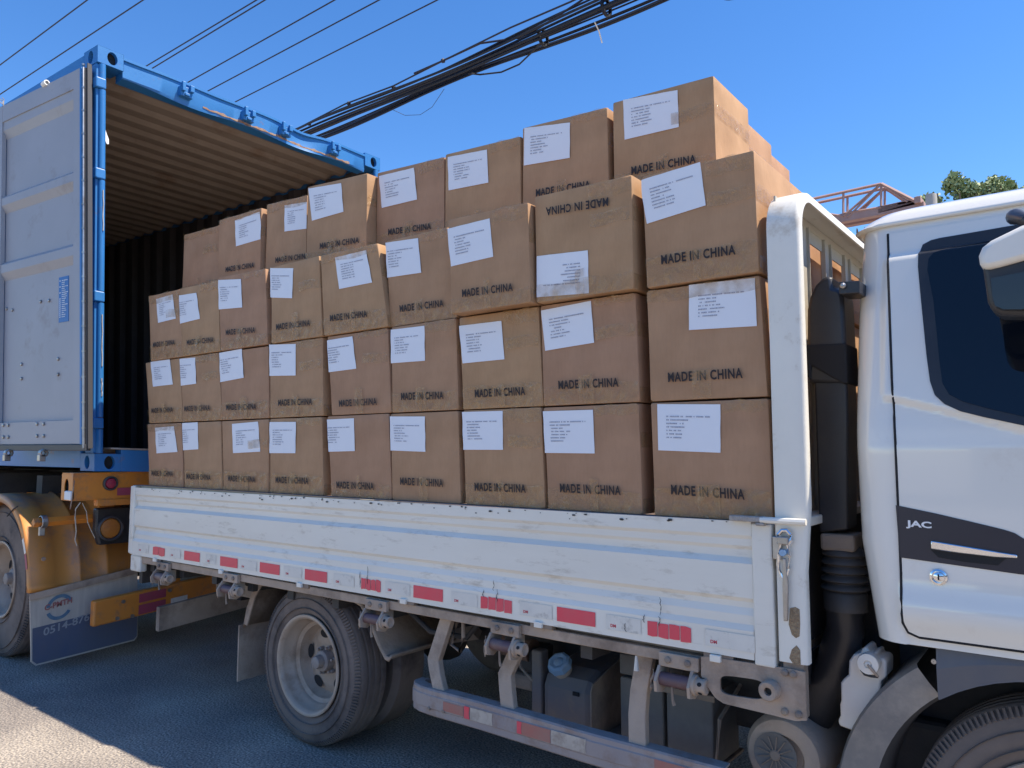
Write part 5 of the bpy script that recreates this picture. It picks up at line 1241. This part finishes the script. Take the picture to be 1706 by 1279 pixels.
# door skin: fine grid with rounded lower rear corner
DX0, DX1, DZ0, DZ1 = -.456, .62, .945, 2.15
dpoly = [(DX0 + .035, DZ0), (DX1, DZ0), (DX1, 1.35), (DX1 - .14, DZ1), (DX0 + LX(DZ1), DZ1), (DX0, 1.5), (DX0, DZ0 + .035), (DX0 + .010, DZ0 + .010)]
door_c = patch(dpoly, .0045, 'door', 'cab', cabp, 120, 110)
gp_ = [(x, z) for x, z in [(DX1, DZ0 - .003), (DX0 + .035, DZ0 - .003), (DX0 + .008, DZ0 + .007), (DX0 - .003, DZ0 + .035)]] + [(DX0 - .003 + LX(DZ0 + .06 + i * .04), DZ0 + .06 + i * .04) for i in range(29)] + [(DX0 - .003 + LX(DZ1), DZ1)]
MB().tube([(x, ysurf(x, z) - .0025, z) for x, z in gp_], .0042, 6).build('door_gap', M['seal'], cabp)
# window
wo = pp([(1530, 445), (1531, 422), (1538, 408), (1555, 399), (1620, 388), (1706, 373)], .10) + [(.10, 2.125), (.36, 2.12), (.50, 1.50), (.20, 1.44)] + pp([(1706, 709), (1640, 695), (1600, 685), (1574, 673), (1558, 658), (1550, 635), (1544, 590), (1535, 500)], .08)
wi = pp([(1546, 450), (1548, 431), (1556, 422), (1570, 417), (1706, 390)], .10) + [(.10, 2.10), (.33, 2.095), (.45, 1.52), (.20, 1.465)] + pp([(1706, 694), (1645, 680), (1605, 669), (1582, 657), (1571, 638), (1566, 600), (1556, 500)], .08)
patch(wo, .0075, 'window_frame', 'black_plastic', door_c, 260, 20)
patch(wi, .0095, 'window_glass', 'glass', door_c, 220, 20)
# dark band with maker's lettering, handle and lock
bd = pp([(1493, 841), (1560, 855), (1620, 869), (1670, 881), (1690, 887), (1706, 897)], .05) + [(-.12, 1.222), (.10, 1.20), (.61, 1.185), (.61, 1.12)] + pp([(1706, 957), (1600, 942), (1500, 928)], .05)
patch(bd, .0065, 'door_band', 'band', door_c, 50, 30)
a = onY(1511, 880, .038); b = onY(1554, 878, .038)
m_l = put_text(text_mesh('JAC', .035, 1.0, 1.0), Vector((a.x, .036, onY(1511, 881, .038).z)), (b.x - a.x, 0, -.002), (0, 0, .0235), 'maker_lettering', M['letter'], door_c)
hp = [onY(px, py, .030) for px, py in ((1552, 902), (1600, 910), (1660, 920), (1698, 926), (1699, 932), (1660, 930), (1600, 923), (1552, 916))]
m = MB(); m.prism(hp, (0, .012, 0)); m.build('door_handle', M['chrome'], door_c, bevel=.003, smooth=True)
hp = [onY(px, py, .0375) for px, py in ((1552, 917), (1600, 924), (1680, 932), (1665, 944), (1610, 938), (1565, 930))]
m = MB(); m.prism(hp, (0, .002, 0)); m.build('handle_hollow_shade', M['seal'], door_c)  # flat black patch, painted shade of the hollow below the handle
q = onY(1566, 963, .04); MB().lathe([(0, .0235), (-.006, .022), (-.008, .017), (-.004, .015), (-.006, .012), (-.007, .001)], q, 'y', 24).build('door_lock', M['chrome'], door_c, smooth=True)
m = MB(); m.box((q.x - .002, q.y - .0075, q.z - .008), (q.x + .002, q.y - .006, q.z + .008)); m.build('keyhole', M['seal'], door_c)
# windscreen and grille at the front
m = MB(); m.add([(xfront(1.4) + .004, .2, 1.42), (xfront(1.4) + .004, 1.82, 1.42), (xfront(2.08) + .004, 1.78, 2.06), (xfront(2.08) + .004, .24, 2.06)], [(0, 1, 2, 3)]); m.build('windscreen', M['glass'], cabp)
bx((1.0, .04, .45), (1.16, 1.98, .90), 'front_bumper', 'white', cabp, .04)
for y in (.12, 1.62): bx((1.115, y, .98), (1.14, y + .28, 1.16), 'headlight', 'mirror_glass', cabp, .02)
# step panel below the door with the wheel arch cut into it
arc_ = [(-.1 + .478 * math.cos(R(a)), .39 + .478 * math.sin(R(a))) for a in range(126, 29, -6)]
poly = [(-.386, .938)] + [(-.386, .775)] + [(x, z) for x, z in arc_ if x > -.384] + [(.95, .62), (.95, .938)]
rows_ = []
m = MB(); top = [(x, .936) for x, z in poly[1:-1]]; bot = poly[1:-1]
for yo, nm_ in ((.078, 0),): pass
m.grid([[Vector((x, .078, z)) for x, z in bot], [Vector((x, .073, lerp(z, .936, .5))) for (x, z) in bot], [Vector((x, .085, .936)) for x, z in bot]])
m.grid([[Vector((x, .078, z)) for x, z in bot], [Vector((x, .30, z)) for x, z in bot]])
sp_ = m.build('step_panel', M['sill_panel'], cabp, recalc=False); sm = sp_.modifiers.new('s', 'SOLIDIFY'); sm.thickness = .004
m = MB(); m.grid([[Vector((-.386, .080, z)) for z in (.775, .936)], [Vector((-.386, .30, z)) for z in (.775, .936)]]); m.build('panel_end', M['sill_panel'], cabp)
q = onY(1558, 1105, .08); MB().lathe([(0, .008), (-.006, .007), (-.006, .001)], q, 'y', 8).build('bolt', M['steel'], sp_)
bx((-.47, .06, .915), (-.37, .30, .935), 'cab_foot', 'cab', cabp, .004)
# front mudguard
rows_ = []
for (y, ro) in ((.30, -.02), (.135, -.01), (.12, -.0), (.115, .04), (.117, .086), (.135, .094), (.42, .098)):
    rows_.append([Vector((-.1 + (.478 + ro + (.012 if ro > .02 else 0) * math.sin(R((a - 120) * 2))) * math.cos(R(a)), y + .004 * noise.noise(Vector((a * .1, ro * 30, 0))), .39 + (.478 + ro) * math.sin(R(a)))) for a in range(127, 196, 4)])
m = MB().grid(rows_[2:]); m.build('front_mudguard', M['flapglass'], cabp, smooth=True, recalc=False)
MB().grid(rows_[:3]).build('mudguard_liner', M['dark'], cabp, smooth=True, recalc=False)
wheel(tk, -.10, .20, .39, .39, .240, .205, .035, holes=6, hole_r=.024, lugs=6, hubr=.07, disc_r=.205)
m = MB(); m.lathe([(0, .05), (0, .36), (.03, .388), (.19, .388), (.22, .36), (.22, .05)], (-.10, 1.70, .39), 'y', 60); m.build('far_wheel', M['tyre'], tk, smooth=True)
m = MB(); m.lathe([(0, .60), (.5, .60), (.5, .1), (0, .1)], (-.1, .42, .39), 'y', 30) if False else m.box((-.55, .43, .45), (.40, .46, .92)); m.build('inner_arch', M['dark'], tk)
# mirror on the door
mr = thing_part('wing_mirror', cabp); YM = -.15
def MP(l, y=YM): return [onY(px, py, YM) + Vector((0, y - YM, 0)) for px, py in l]
body = MP([(1641, 452), (1639, 440), (1650, 425), (1706, 405)]) + [Vector((.02, YM, 1.99)), Vector((.03, YM, 1.80))] + MP([(1706, 524), (1672, 523), (1656, 517), (1648, 500)])
m = MB(); m.prism(body, (0, .09, 0)); m.build('mirror_housing', M['black_plastic'], mr, bevel=.012, smooth=True)
gl = MP([(1655, 462), (1706, 452)], YM - .0155) + [Vector((.0, YM - .0155, 1.93)), Vector((.0, YM - .0155, 1.83))] + MP([(1706, 514), (1676, 514), (1662, 508), (1657, 490)], YM - .0155)
m = MB(); m.prism(gl, (0, .003, 0)); m.build('mirror_glass', M['mirror_glass'], mr)
cp = MP([(1643, 448), (1636, 438), (1634, 424), (1640, 410), (1655, 398), (1706, 373)], YM - .02) + [Vector((.03, YM - .02, 2.05)), Vector((.03, YM - .02, 1.965))] + MP([(1706, 432), (1670, 442)], YM - .02)
m = MB(); m.prism(cp, (0, .125, 0)); m.build('mirror_cap', M['white'], mr, bevel=.014, smooth=True)
P = [onY(1690, 357, .02), onY(1700, 350, .02)]
m = MB(); m.tube([onY(1694, 357, .06), onY(1697, 356, -.02), onY(1712, 362, -.08), (.0, -.1, 1.98)], [.022, .020, .016, .014], 12); m.build('mirror_arm', M['black_plastic'], mr, smooth=True)
# reflector bead and wiper of the door top ledge
